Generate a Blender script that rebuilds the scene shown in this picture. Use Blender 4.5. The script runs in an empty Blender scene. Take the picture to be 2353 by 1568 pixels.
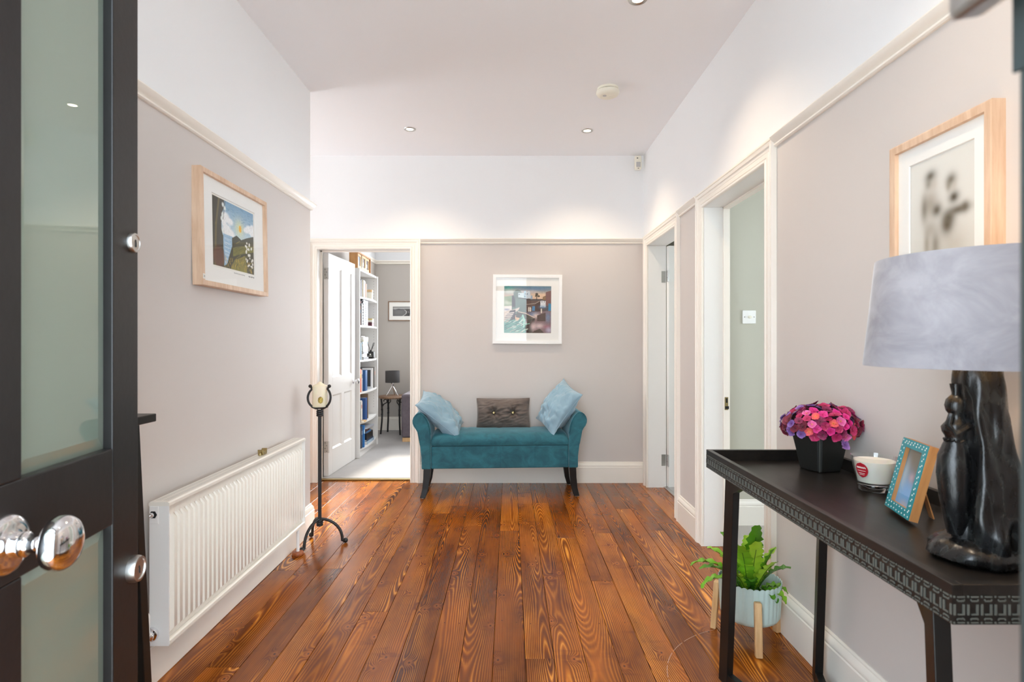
import bpy, bmesh, math, random
import numpy as np
from mathutils import Vector, Matrix, noise

random.seed(7)
SC = bpy.context.scene
COL = SC.collection
PI = math.pi
R = math.radians

# ------------------------------------------------------------------ camera
cam = bpy.data.cameras.new('camera')
cam.lens = 20.0
cam.sensor_width = 36.0
cam.shift_x = 4.5 / 2353
cam.shift_y = 1.0 / 2353
cam.clip_start = 0.02
cam.dof.use_dof = True
cam.dof.focus_distance = 3.2
cam.dof.aperture_fstop = 5.6
cam_o = bpy.data.objects.new('camera', cam)
COL.objects.link(cam_o)
cam_o.location = (0, 0, 1.2)
cam_o.rotation_euler = (R(90), 0, 0)
SC.camera = cam_o

# ------------------------------------------------------------------ world and exposure
SC.view_settings.view_transform = 'Standard'
SC.view_settings.look = 'None'
SC.view_settings.gamma = 1.0
SC.view_settings.use_curve_mapping = False
SC.view_settings.exposure = 0.17
world = bpy.data.worlds.new('world')
SC.world = world
world.use_nodes = True
bg = world.node_tree.nodes['Background']
bg.inputs[0].default_value = (0.83, 0.95, 1.06, 1)
bg.inputs[1].default_value = 8.0
SC.cycles.max_bounces = 8
SC.cycles.diffuse_bounces = 6
SC.cycles.glossy_bounces = 3
SC.cycles.transmission_bounces = 5
SC.cycles.transparent_max_bounces = 8
SC.cycles.adaptive_threshold = 0.03
SC.cycles.sample_clamp_indirect = 6.0


def area(name, loc, rot, sx, sy, power, col=(1, 1, 1)):
    l = bpy.data.lights.new(name, 'AREA')
    l.shape = 'RECTANGLE'
    l.size = sx
    l.size_y = sy
    l.energy = power
    l.color = col
    o = bpy.data.objects.new(name, l)
    COL.objects.link(o)
    o.location = loc
    o.rotation_euler = rot
    return o


# low sun reaching through the study window and across the study doorway
sun = bpy.data.lights.new('sun', 'SUN')
sun.energy = 10.0
sun.angle = R(5)
sun.color = (1.0, 0.93, 0.82)
sun_o = bpy.data.objects.new('sun', sun)
COL.objects.link(sun_o)
sun_o.rotation_euler = Vector((-0.13, -1.0, -0.535)).to_track_quat('-Z', 'Y').to_euler()

# daylight arriving at the windows of the neighbouring rooms (added area lamps, each filling an unseen window opening)
area('study_window_daylight', (-0.48, 7.66, 1.55), (R(-90), 0, 0), 1.1, 1.35, 42, (1.0, 0.97, 0.95))
area('side_room_window_daylight', (3.56, 2.65, 1.45), (0, R(90), 0), 1.2, 1.2, 3, (1.0, 0.98, 0.92))
area('end_room_window_daylight', (3.56, 5.0, 1.45), (0, R(90), 0), 1.2, 1.2, 14, (0.90, 0.98, 1.04))
area('corridor_window_daylight', (-3.62, 4.22, 1.5), (0, R(-90), 0), 1.1, 0.85, 15, (1.0, 0.95, 0.88))


# ------------------------------------------------------------------ mesh helpers
class MB:
    def __init__(s):
        s.v = []
        s.f = []
        s.c = None

    def add(s, verts, faces):
        b = len(s.v)
        s.v += [tuple(p) for p in verts]
        s.f += [tuple(i + b for i in f) for f in faces]
        return s

    def box(s, x0, x1, y0, y1, z0, z1):
        x0, x1 = min(x0, x1), max(x0, x1)
        y0, y1 = min(y0, y1), max(y0, y1)
        z0, z1 = min(z0, z1), max(z0, z1)
        return s.add([(x0, y0, z0), (x1, y0, z0), (x1, y1, z0), (x0, y1, z0), (x0, y0, z1), (x1, y0, z1), (x1, y1, z1), (x0, y1, z1)],
                     [(0, 3, 2, 1), (4, 5, 6, 7), (0, 1, 5, 4), (1, 2, 6, 5), (2, 3, 7, 6), (3, 0, 4, 7)])

    def prism(s, poly, axis, a0, a1):
        n = len(poly)

        def m(p, a):
            if axis == 'x':
                return (a, p[0], p[1])
            if axis == 'y':
                return (p[0], a, p[1])
            return (p[0], p[1], a)
        vs = [m(p, a0) for p in poly] + [m(p, a1) for p in poly]
        fs = [tuple(range(n))[::-1], tuple(range(n, 2 * n))]
        fs += [(i, (i + 1) % n, n + (i + 1) % n, n + i) for i in range(n)]
        return s.add(vs, fs)

    def loft(s, rings, closed=True, caps=True):
        n = len(rings[0])
        vs = [p for r in rings for p in r]
        fs = []
        for k in range(len(rings) - 1):
            for i in range(n if closed else n - 1):
                j = (i + 1) % n
                fs.append((k * n + i, k * n + j, (k + 1) * n + j, (k + 1) * n + i))
        if caps and closed:
            fs.append(tuple(range(n))[::-1])
            fs.append(tuple((len(rings) - 1) * n + i for i in range(n)))
        return s.add(vs, fs)

    def lathe(s, prof, c=(0, 0, 0), n=32, axis='z', caps=True):
        rings = []
        for r, z in prof:
            ring = []
            for i in range(n):
                a = 2 * PI * i / n
                if axis == 'z':
                    ring.append((c[0] + r * math.cos(a), c[1] + r * math.sin(a), c[2] + z))
                elif axis == 'y':
                    ring.append((c[0] + r * math.cos(a), c[1] + z, c[2] + r * math.sin(a)))
                else:
                    ring.append((c[0] + z, c[1] + r * math.cos(a), c[2] + r * math.sin(a)))
            rings.append(ring)
        return s.loft(rings, True, caps)

    def tube(s, pts, rad, n=10, caps=True):
        pts = [Vector(p) for p in pts]
        m = len(pts)
        rads = rad if isinstance(rad, (list, tuple)) else [rad] * m
        t0 = (pts[1] - pts[0]).normalized()
        up = Vector((0, 0, 1)) if abs(t0.z) < 0.9 else Vector((1, 0, 0))
        nx = t0.cross(up).normalized()
        rings = []
        for i in range(m):
            t = (pts[min(i + 1, m - 1)] - pts[max(i - 1, 0)]).normalized()
            nx = (nx - t * nx.dot(t)).normalized()
            ny = t.cross(nx)
            rings.append([pts[i] + (nx * math.cos(2 * PI * k / n) + ny * math.sin(2 * PI * k / n)) * rads[i] for k in range(n)])
        return s.loft(rings, True, caps)

    def bar(s, p0, p1, w, d, side):
        """rectangular bar from p0 to p1; `side` is the direction of its width w"""
        p0, p1 = Vector(p0), Vector(p1)
        t = (p1 - p0).normalized()
        a = Vector(side)
        a = (a - t * a.dot(t)).normalized()
        b = t.cross(a)
        rings = [[p + a * (w / 2 * i) + b * (d / 2 * j) for i, j in ((-1, -1), (1, -1), (1, 1), (-1, 1))] for p in (p0, p1)]
        return s.loft(rings)

    def sphere(s, c, r, n=16, m=10, sc=(1, 1, 1)):
        prof = [(max(1e-4, r * math.sin(PI * k / m)), -r * math.cos(PI * k / m)) for k in range(m + 1)]
        b = len(s.v)
        s.lathe(prof, (0, 0, 0), n)
        for i in range(b, len(s.v)):
            p = s.v[i]
            s.v[i] = (c[0] + p[0] * sc[0], c[1] + p[1] * sc[1], c[2] + p[2] * sc[2])
        return s

    def xf(s, M):
        s.v = [tuple(M @ Vector(p)) for p in s.v]
        return s

    def build(s, name, mat, parent=None, bevel=0.0, seg=2, smooth=False, sub=0, angle=40):
        off = Vector((0, 0, 0))
        q = parent
        while q is not None:
            off += q.location
            q = q.parent
        me = bpy.data.meshes.new(name)
        me.from_pydata([tuple(Vector(p) - off) for p in s.v], [], s.f)
        me.update()
        bm = bmesh.new()
        bm.from_mesh(me)
        bmesh.ops.recalc_face_normals(bm, faces=bm.faces)
        bm.to_mesh(me)
        bm.free()
        if smooth:
            me.polygons.foreach_set('use_smooth', [True] * len(me.polygons))
            me.set_sharp_from_angle(angle=R(angle))
        mats = mat if isinstance(mat, (list, tuple)) else [mat]
        for m_ in mats:
            me.materials.append(m_)
        o = bpy.data.objects.new(name, me)
        COL.objects.link(o)
        if parent is not None:
            o.parent = parent
        if bevel > 0:
            b = o.modifiers.new('edge', 'BEVEL')
            b.width = bevel
            b.segments = seg
            b.limit_method = 'ANGLE'
            b.angle_limit = R(35)
        if sub:
            ss = o.modifiers.new('soft', 'SUBSURF')
            ss.levels = sub
            ss.render_levels = sub
        return o


def box(name, mat, parent, x0, x1, y0, y1, z0, z1, bevel=0.0, **k):
    return MB().box(x0, x1, y0, y1, z0, z1).build(name, mat, parent, bevel, **k)


def thing(name, label, cat, loc=(0, 0, 0), group=None):
    o = bpy.data.objects.new(name, None)
    o.empty_display_size = 0.05
    COL.objects.link(o)
    o.location = loc
    o['label'] = label
    o['category'] = cat
    if group:
        o['group'] = group
    return o


def tag(o, label, cat, group=None):
    o['label'] = label
    o['category'] = cat
    if group:
        o['group'] = group
    return o


def struct(o, label, cat=None):
    o['kind'] = 'structure'
    o['label'] = label
    if cat:
        o['category'] = cat
    return o


def structroot(name, label, cat, loc=(0, 0, 0)):
    o = thing(name, label, cat, loc)
    o['kind'] = 'structure'
    return o


# ------------------------------------------------------------------ material helpers
def lin(r, g, b):
    def f(c):
        c /= 255.0
        return c / 12.92 if c <= 0.04045 else ((c + 0.055) / 1.055) ** 2.4
    return (f(r), f(g), f(b), 1.0)


class NT:
    def __init__(s, name):
        s.mat = bpy.data.materials.new(name)
        s.mat.use_nodes = True
        s.t = s.mat.node_tree
        s.t.nodes.clear()
        s.out = s.t.nodes.new('ShaderNodeOutputMaterial')

    def n(s, typ, ins=None, **props):
        nd = s.t.nodes.new('ShaderNode' + typ)
        for k, v in props.items():
            setattr(nd, k, v)
        for k, v in (ins or {}).items():
            if isinstance(v, bpy.types.NodeSocket):
                s.t.links.new(v, nd.inputs[k])
            else:
                nd.inputs[k].default_value = v
        return nd

    def m(s, op, a, b=0.0, c=None, clamp=False):
        ins = {0: a, 1: b}
        if c is not None:
            ins[2] = c
        return s.n('Math', ins, operation=op, use_clamp=clamp).outputs[0]

    def vm(s, op, a, b=(0, 0, 0)):
        return s.n('VectorMath', {0: a, 1: b}, operation=op).outputs[0]

    def mix(s, fac, a, b, mode='MIX'):
        nd = s.n('Mix', None, data_type='RGBA', blend_type=mode)
        for idx, v in ((0, fac), (6, a), (7, b)):
            if isinstance(v, bpy.types.NodeSocket):
                s.t.links.new(v, nd.inputs[idx])
            else:
                nd.inputs[idx].default_value = v
        return nd.outputs[2]

    def ramp(s, fac, stops, interp='LINEAR'):
        nd = s.n('ValToRGB', {0: fac})
        cr = nd.color_ramp
        cr.interpolation = interp
        while len(cr.elements) < len(stops):
            cr.elements.new(0.5)
        for e, (p, c) in zip(cr.elements, stops):
            e.position = p
            e.color = c
        return nd.outputs[0]

    def noise(s, vec, scale, detail=2.0, rough=0.5, dist=0.0):
        ins = {'Scale': scale, 'Detail': detail, 'Roughness': rough, 'Distortion': dist}
        if vec is not None:
            ins['Vector'] = vec
        return s.n('TexNoise', ins).outputs[0]

    def obj(s):
        return s.n('TexCoord').outputs['Object']

    def done(s, base, rough=0.5, bump=None, bstr=0.2, bdist=0.002, **ins):
        d = {'Base Color': base, 'Roughness': rough}
        for k, v in ins.items():
            d[k.replace('_', ' ')] = v
        if bump is not None:
            d['Normal'] = s.n('Bump', {'Height': bump, 'Strength': bstr, 'Distance': bdist}).outputs[0]
        p = s.n('BsdfPrincipled', d)
        s.t.links.new(p.outputs[0], s.out.inputs[0])
        return s.mat


def plain(name, col, rough=0.5, var=0.06, scale=8.0, bstr=0.0, bscale=120.0, metal=0.0, **ins):
    s = NT(name)
    v = s.obj()
    nz = s.noise(v, scale, 3)
    k = s.m('MULTIPLY_ADD', nz, 2 * var, 1 - var)
    c = s.mix(1.0, col, s.n('CombineColor', {0: k, 1: k, 2: k}).outputs[0], 'MULTIPLY')
    bump = s.noise(v, bscale, 3) if bstr > 0 else None
    return s.done(c, rough, bump, bstr, Metallic=metal, **ins)


def emit(name, col, power):
    s = NT(name)
    e = s.n('Emission', {0: col, 1: power})
    s.t.links.new(e.outputs[0], s.out.inputs[0])
    return s.mat


def wall_paint(name, low, high, zsplit):
    """two coats of emulsion that meet behind the picture rail"""
    s = NT(name)
    g = s.n('NewGeometry').outputs['Position']
    z = s.n('SeparateXYZ', {0: g}).outputs[2]
    up = s.m('GREATER_THAN', z, zsplit)
    nz = s.noise(g, 1.3, 3)
    k = s.m('MULTIPLY_ADD', nz, 0.05, 0.975)
    c = s.mix(up, low, high)
    c = s.mix(1.0, c, s.n('CombineColor', {0: k, 1: k, 2: k}).outputs[0], 'MULTIPLY')
    return s.done(c, 0.62, s.noise(g, 160, 2), 0.08, 0.001, Specular_IOR_Level=0.35)


M = {}
M['wall'] = wall_paint('wall_paint', lin(211, 204, 199), lin(241, 241, 241), 2.05)
M['study_wall'] = wall_paint('study_wall_paint', lin(184, 178, 171), lin(222, 223, 224), 2.26)
M['side_wall'] = wall_paint('side_room_paint', lin(190, 187, 172), lin(190, 187, 172), 5.0)
M['ceil'] = plain('ceiling_paint', lin(246, 246, 248), 0.75, 0.015, 1.0)
M['trim'] = plain('trim_gloss', lin(245, 239, 229), 0.28, 0.02, 2.0)
M['white'] = plain('white_gloss', lin(240, 239, 236), 0.3, 0.015, 2.0)
M['radiator'] = plain('radiator_enamel', lin(240, 236, 226), 0.3, 0.02, 2.0)
M['black_door'] = plain('black_door_paint', lin(27, 25, 25), 0.36, 0.25, 12.0, bstr=0.12, bscale=60, Specular_IOR_Level=0.35)
M['black_frame'] = plain('black_frame_paint', lin(40, 48, 48), 0.4, 0.2, 12.0)
M['black_wood'] = plain('black_stained_wood', lin(24, 23, 22), 0.34, 0.25, 25.0, Specular_IOR_Level=0.35)
M['iron'] = plain('wrought_iron', lin(26, 25, 25), 0.45, 0.2, 40.0, bstr=0.25, bscale=90)
M['chrome'] = plain('chrome', (0.82, 0.82, 0.84, 1), 0.06, 0.01, 5, metal=1.0)
M['steel'] = plain('brushed_steel', (0.55, 0.54, 0.52, 1), 0.3, 0.08, 30, metal=1.0)
M['brass'] = plain('aged_brass', (0.42, 0.33, 0.16, 1), 0.35, 0.15, 30, metal=1.0)
M['nail'] = plain('nail_iron', lin(30, 18, 13), 0.9, Specular_IOR_Level=0.05)
M['seam'] = plain('dark_gap', lin(34, 20, 14), 0.8)
M['cream_plastic'] = plain('cream_plastic', lin(238, 233, 216), 0.35, 0.03)
M['grey_plastic'] = plain('grey_plastic', lin(190, 188, 185), 0.4)
M['black_plastic'] = plain('black_plastic', lin(28, 28, 29), 0.35)
M['mat_board'] = plain('mat_board', lin(240, 240, 236), 0.85, 0.01)
M['paper'] = plain('paper', lin(236, 234, 226), 0.9, 0.02)
M['ink'] = plain('ink', lin(70, 66, 62), 0.8)
M['dark'] = plain('dark_void', lin(16, 16, 16), 0.8)


def frame_wood(name, a, b, scale=1.0):
    s = NT(name)
    v = s.obj()
    v2 = s.vm('MULTIPLY', v, (60 * scale, 60 * scale, 6 * scale))
    n1 = s.noise(v2, 1.0, 4, 0.6)
    v3 = s.vm('MULTIPLY', v, (9, 9, 9))
    n2 = s.noise(v3, 1.0, 2)
    f = s.m('ADD', s.m('MULTIPLY', n1, 0.7), s.m('MULTIPLY', n2, 0.3))
    c = s.ramp(f, [(0.32, a), (0.68, b)])
    return s.done(c, 0.45, n1, 0.1)


M['oak'] = frame_wood('pale_oak', lin(203, 166, 134), lin(231, 203, 176))
M['light_wood'] = frame_wood('light_wood', lin(196, 150, 98), lin(232, 196, 146))
M['tan_wood'] = frame_wood('tan_wood', lin(168, 112, 62), lin(205, 152, 96))
M['table_wood'] = frame_wood('rustic_wood', lin(104, 78, 58), lin(150, 118, 92))
M['collar_wood'] = frame_wood('varnished_collar_wood', lin(120, 56, 22), lin(170, 92, 40))


def floor_wood():
    s = NT('stained_pine_boards')
    v = s.obj()
    rnd = s.n('ObjectInfo').outputs['Random']
    sp = s.n('SeparateXYZ', {0: v})
    x = sp.outputs[0]
    r2 = s.m('FRACT', s.m('MULTIPLY', rnd, 17.31))
    r3 = s.m('FRACT', s.m('MULTIPLY', rnd, 53.77))
    off = s.n('CombineXYZ', {0: s.m('MULTIPLY', rnd, 61.0), 1: s.m('MULTIPLY', r2, 47.0), 2: s.m('MULTIPLY', r3, 23.0)}).outputs[0]
    p = s.vm('ADD', v, off)
    lo = s.noise(s.vm('MULTIPLY', p, (2.0, 0.75, 1.0)), 1.0, 1, 0.4)
    lo2 = s.noise(s.vm('MULTIPLY', p, (14.0, 1.6, 1.0)), 1.0, 2, 0.5)
    u = s.m('ADD', x, s.m('MULTIPLY', s.m('SUBTRACT', r3, 0.5), 0.13))
    vv = s.m('ADD', s.m('MULTIPLY', s.m('SUBTRACT', lo, 0.5), 0.22), s.m('MULTIPLY', r2, 0.05))
    rr = s.m('SQRT', s.m('ADD', s.m('MULTIPLY', u, u), s.m('MULTIPLY', vv, vv)))
    rr = s.m('ADD', rr, s.m('MULTIPLY', lo2, 0.010))
    # knots: the grain flows round them
    vo = s.n('TexVoronoi', {'Vector': s.vm('MULTIPLY', p, (5.0, 3.1, 0.0)), 'Scale': 1.0}, voronoi_dimensions='2D').outputs['Distance']
    kd = s.m('DIVIDE', vo, 4.2)

    def gauss(r):
        return s.m('EXPONENT', s.m('MULTIPLY', s.m('POWER', s.m('DIVIDE', kd, r), 2.0), -1.0))
    rr = s.m('ADD', rr, s.m('MULTIPLY', gauss(0.024), 0.022))
    fine = s.noise(s.vm('MULTIPLY', p, (230.0, 5.0, 1.0)), 1.0, 3, 0.6)
    ph = s.m('MULTIPLY', rr, 2 * PI / 0.0068)
    jit = s.noise(s.vm('MULTIPLY', p, (40.0, 2.2, 1.0)), 1.0, 2, 0.5)
    ring = s.m('SINE', s.m('ADD', s.m('ADD', ph, s.m('MULTIPLY', fine, 1.8)), s.m('MULTIPLY', jit, 3.0)))
    amp = s.m('MULTIPLY_ADD', s.noise(s.vm('MULTIPLY', p, (9.0, 1.1, 1.0)), 1.0, 2, 0.5), 1.9, -0.34, clamp=True)
    ring = s.m('MULTIPLY_ADD', s.m('MULTIPLY', ring, amp), 0.5, 0.5)
    c = s.ramp(ring, [(0.0, lin(104, 52, 13)), (0.38, lin(132, 71, 18)), (0.58, lin(146, 80, 21)), (0.78, lin(172, 102, 30)), (0.92, lin(216, 146, 58)), (1.0, lin(206, 132, 48))])
    k = s.m('MULTIPLY_ADD', fine, 0.5, 0.74)
    c = s.mix(1.0, c, s.n('CombineColor', {0: k, 1: k, 2: k}).outputs[0], 'MULTIPLY')
    bl = s.noise(s.vm('MULTIPLY', p, (6.0, 1.5, 1.0)), 1.0, 4, 0.6)
    bk = s.ramp(bl, [(0.34, (0.48, 0.40, 0.33, 1)), (0.50, (0.95, 0.95, 0.95, 1)), (0.70, (1.30, 1.27, 1.10, 1))])
    c = s.mix(0.9, c, bk, 'MULTIPLY')
    # darker resin bars across the board beside the knots
    cr = s.noise(s.vm('MULTIPLY', p, (7.0, 26.0, 1.0)), 1.0, 2, 0.5)
    crm = s.m('MULTIPLY', s.m('GREATER_THAN', cr, 0.60), gauss(0.07))
    c = s.mix(s.m('MULTIPLY', crm, 0.35), c, lin(84, 36, 14))
    c = s.mix(s.m('MULTIPLY', gauss(0.040), 0.45), c, lin(92, 38, 10))
    c = s.mix(s.m('MULTIPLY', gauss(0.0125), 0.85), c, lin(186, 108, 46))
    c = s.mix(s.m('MULTIPLY', gauss(0.0085), 0.8), c, lin(110, 52, 18))
    c = s.mix(gauss(0.0040), c, lin(50, 22, 9))
    tint = s.ramp(r2, [(0.0, (0.70, 0.63, 0.55, 1)), (0.45, (1.0, 0.96, 0.88, 1)), (1.0, (1.30, 1.32, 1.10, 1))])
    c = s.mix(1.0, c, tint, 'MULTIPLY')
    ro = s.m('MULTIPLY_ADD', lo2, 0.14, 0.13)
    return s.done(c, ro, ring, 0.05, 0.0005, Specular_IOR_Level=0.34)


M['floor'] = floor_wood()


def carpet(name, col):
    s = NT(name)
    v = s.obj()
    n1 = s.noise(v, 260, 2)
    n2 = s.noise(v, 5, 3)
    f = s.m('ADD', s.m('MULTIPLY', n1, 0.5), s.m('MULTIPLY', n2, 0.5))
    k = s.m('MULTIPLY_ADD', f, 0.7, 0.65)
    c = s.mix(1.0, col, s.n('CombineColor', {0: k, 1: k, 2: k}).outputs[0], 'MULTIPLY')
    return s.done(c, 0.95, n1, 0.6, 0.004, Sheen_Weight=0.3)


M['carpet'] = carpet('grey_carpet', lin(154, 151, 149))
M['study_white'] = plain('study_white_paint', lin(222, 221, 219), 0.4, 0.015, 2.0)
M['carpet2'] = carpet('taupe_carpet', lin(170, 162, 152))


def velvet(name, a, b, scale=7.0, sheen=0.6, tint=(0.8, 0.95, 1, 1)):
    s = NT(name)
    v = s.obj()
    n1 = s.noise(s.vm('MULTIPLY', v, (1.0, 1.0, 1.3)), scale, 4, 0.65, 0.6)
    c = s.ramp(n1, [(0.33, a), (0.67, b)])
    return s.done(c, 0.75, s.noise(v, 500, 2), 0.15, 0.001, Sheen_Weight=sheen, Sheen_Roughness=0.35, Sheen_Tint=tint)


M['teal'] = velvet('teal_velvet', lin(24, 82, 96), lin(46, 116, 130), 9.0, 0.5, (0.6, 0.9, 1, 1))
M['grey_velvet'] = velvet('taupe_velvet', lin(90, 80, 74), lin(116, 104, 97), 8.0, 0.5, (1, 0.95, 0.9, 1))
M['sofa'] = velvet('sofa_fabric', lin(84, 76, 82), lin(104, 95, 102), 6.0, 0.3, (1, 0.95, 1, 1))
M['shade_velvet'] = velvet('lilac_grey_velvet', lin(140, 137, 143), lin(170, 167, 172), 9.0, 0.35, (1, 1, 1, 1))


def striped_cotton():
    s = NT('pale_blue_cotton')
    v = s.obj()
    x = s.n('SeparateXYZ', {0: v}).outputs[0]
    st = s.m('SINE', s.m('MULTIPLY', x, 2 * PI / 0.006))
    st = s.m('MULTIPLY_ADD', st, 0.5, 0.5)
    n1 = s.noise(v, 9, 3)
    c = s.mix(st, lin(100, 140, 162), lin(146, 178, 194))
    c = s.mix(s.m('MULTIPLY', n1, 0.5), c, lin(156, 184, 198))
    return s.done(c, 0.6, s.noise(v, 300, 2), 0.1, 0.001, Sheen_Weight=0.4)


M['blue_cotton'] = striped_cotton()


def schlick(s, f0, boost=1.0):
    fc = s.n('LayerWeight', {'Blend': 0.5}).outputs['Facing']
    f = s.m('POWER', fc, 4.5)
    return s.m('MULTIPLY', s.m('MULTIPLY_ADD', f, 1.0 - f0, f0), boost, clamp=True)


def pane_glass(name, tint=(1, 1, 1, 1), f0=0.028, boost=1.0):
    s = NT(name)
    tr = s.n('BsdfTransparent', {0: tint}).outputs[0]
    gl = s.n('BsdfGlossy', {0: (1, 1, 1, 1), 'Roughness': 0.01}).outputs[0]
    mx = s.n('MixShader', {0: schlick(s, f0, boost), 1: tr, 2: gl}).outputs[0]
    s.t.links.new(mx, s.out.inputs[0])
    return s.mat


M['glazing'] = pane_glass('picture_glass')


def door_glass():
    s = NT('frosted_door_glass')
    df = s.n('BsdfDiffuse', {0: lin(160, 172, 158)}).outputs[0]
    tl = s.n('BsdfTranslucent', {0: lin(196, 204, 190)}).outputs[0]
    body = s.n('MixShader', {0: 0.6, 1: df, 2: tl}).outputs[0]
    gl = s.n('BsdfGlossy', {0: (0.92, 1.0, 0.97, 1), 'Roughness': 0.02}).outputs[0]
    mx = s.n('MixShader', {0: schlick(s, 0.10, 1.5), 1: body, 2: gl}).outputs[0]
    s.t.links.new(mx, s.out.inputs[0])
    return s.mat


M['door_glass'] = door_glass()
M['glass'] = pane_glass('clear_glass', (0.97, 0.985, 0.98, 1), 0.06, 1.3)


# ------------------------------------------------------------------ flat prints: pictures drawn as colour on a fine grid
class Canvas:
    def __init__(s, n, m, col):
        s.n, s.m = n, m
        s.a = np.zeros((m, n, 3))
        s.a[:] = lin(*col)[:3]
        s.u, s.w = np.meshgrid((np.arange(n) + 0.5) / n, (np.arange(m) + 0.5) / m)
        s.rng = np.random.RandomState(5)

    def put(s, mask, col, al=1.0):
        k = np.clip(mask.astype(float) * al, 0, 1)[..., None]
        s.a = s.a * (1 - k) + np.array(lin(*col)[:3]) * k

    def poly(s, pts, col, al=1.0):
        x, y = s.u, s.w
        ins = np.zeros(x.shape, bool)
        j = len(pts) - 1
        for i in range(len(pts)):
            xi, yi = pts[i]
            xj, yj = pts[j]
            if yi != yj:
                c = ((yi > y) != (yj > y)) & (x < (xj - xi) * (y - yi) / (yj - yi) + xi)
                ins ^= c
            j = i
        s.put(ins, col, al)

    def ell(s, cx, cy, rx, ry, col, al=1.0, soft=0.0):
        d = np.sqrt(((s.u - cx) / rx) ** 2 + ((s.w - cy) / ry) ** 2)
        if soft > 0:
            s.put(np.clip((1 + soft - d) / (2 * soft), 0, 1), col, al)
        else:
            s.put(d < 1, col, al)

    def blob(s, cx, cy, rx, ry, col, al=1.0):
        d = ((s.u - cx) / rx) ** 2 + ((s.w - cy) / ry) ** 2
        s.put(np.exp(-d), col, al)

    def grad(s, top, bot, y0=0.0, y1=1.0, mask=None):
        t = np.clip((s.w - y0) / (y1 - y0), 0, 1)[..., None]
        g = np.array(lin(*top)[:3]) * (1 - t) + np.array(lin(*bot)[:3]) * t
        mk = np.ones_like(s.u, bool) if mask is None else mask
        s.a = np.where(mk[..., None], g, s.a)

    def line(s, pts, wd, col, al=1.0):
        for (x0, y0), (x1, y1) in zip(pts[:-1], pts[1:]):
            dx, dy = x1 - x0, y1 - y0
            L = dx * dx + dy * dy + 1e-9
            t = np.clip(((s.u - x0) * dx + (s.w - y0) * dy) / L, 0, 1)
            d = np.hypot(s.u - x0 - t * dx, s.w - y0 - t * dy)
            s.put(np.clip(1.5 - d / wd, 0, 1), col, al)

    def grain(s, amt, cx=3, cy=3):
        z = s.rng.rand(s.m // cy + 2, s.n // cx + 2)
        z = np.kron(z, np.ones((cy, cx)))[:s.m, :s.n]
        s.a *= (1 + amt * (z - 0.5))[..., None]

    def mesh(s, name, origin, eu, ev, mat, parent):
        """origin = top-left corner, eu = vector across, ev = vector down"""
        o_, eu, ev = Vector(origin), Vector(eu), Vector(ev)
        n, m = s.n, s.m
        off = Vector((0, 0, 0))
        q = parent
        while q is not None:
            off += q.location
            q = q.parent
        vs = [tuple(o_ - off + eu * (i / (n - 1)) + ev * (j / (m - 1))) for j in range(m) for i in range(n)]
        fs = [(j * n + i, (j + 1) * n + i, (j + 1) * n + i + 1, j * n + i + 1) for j in range(m - 1) for i in range(n - 1)]
        me = bpy.data.meshes.new(name)
        me.from_pydata(vs, [], fs)
        ca = me.color_attributes.new('print', 'FLOAT_COLOR', 'POINT')
        col = np.ones((n * m, 4))
        col[:, :3] = np.clip(s.a.reshape(-1, 3), 0, 1)
        ca.data.foreach_set('color', col.ravel())
        me.materials.append(mat)
        ob = bpy.data.objects.new(name, me)
        COL.objects.link(ob)
        ob.parent = parent
        return ob


def print_mat():
    s = NT('printed_paper')
    a = s.n('VertexColor', layer_name='print').outputs[0]
    return s.done(a, 0.8)


M['print'] = print_mat()
# ------------------------------------------------------------------ room shell
XL, XR, YF, ZC = -1.265, 1.135, 4.84, 2.78      # left wall, right wall, end wall, ceiling
YD = 0.307                                       # inside face of the front wall
YC = 3.60                                        # where the left wall ends and the corridor turns off
D1 = (-1.637, -0.848, 1.985)                     # study doorway (x0, x1, top)
DA = (2.51, 3.33, 1.985)                         # near doorway in the right wall (y0, y1, top)
DB = (3.88, 4.67, 1.985)                         # far doorway in the right wall
L = 0.015                                        # door lining thickness

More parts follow.
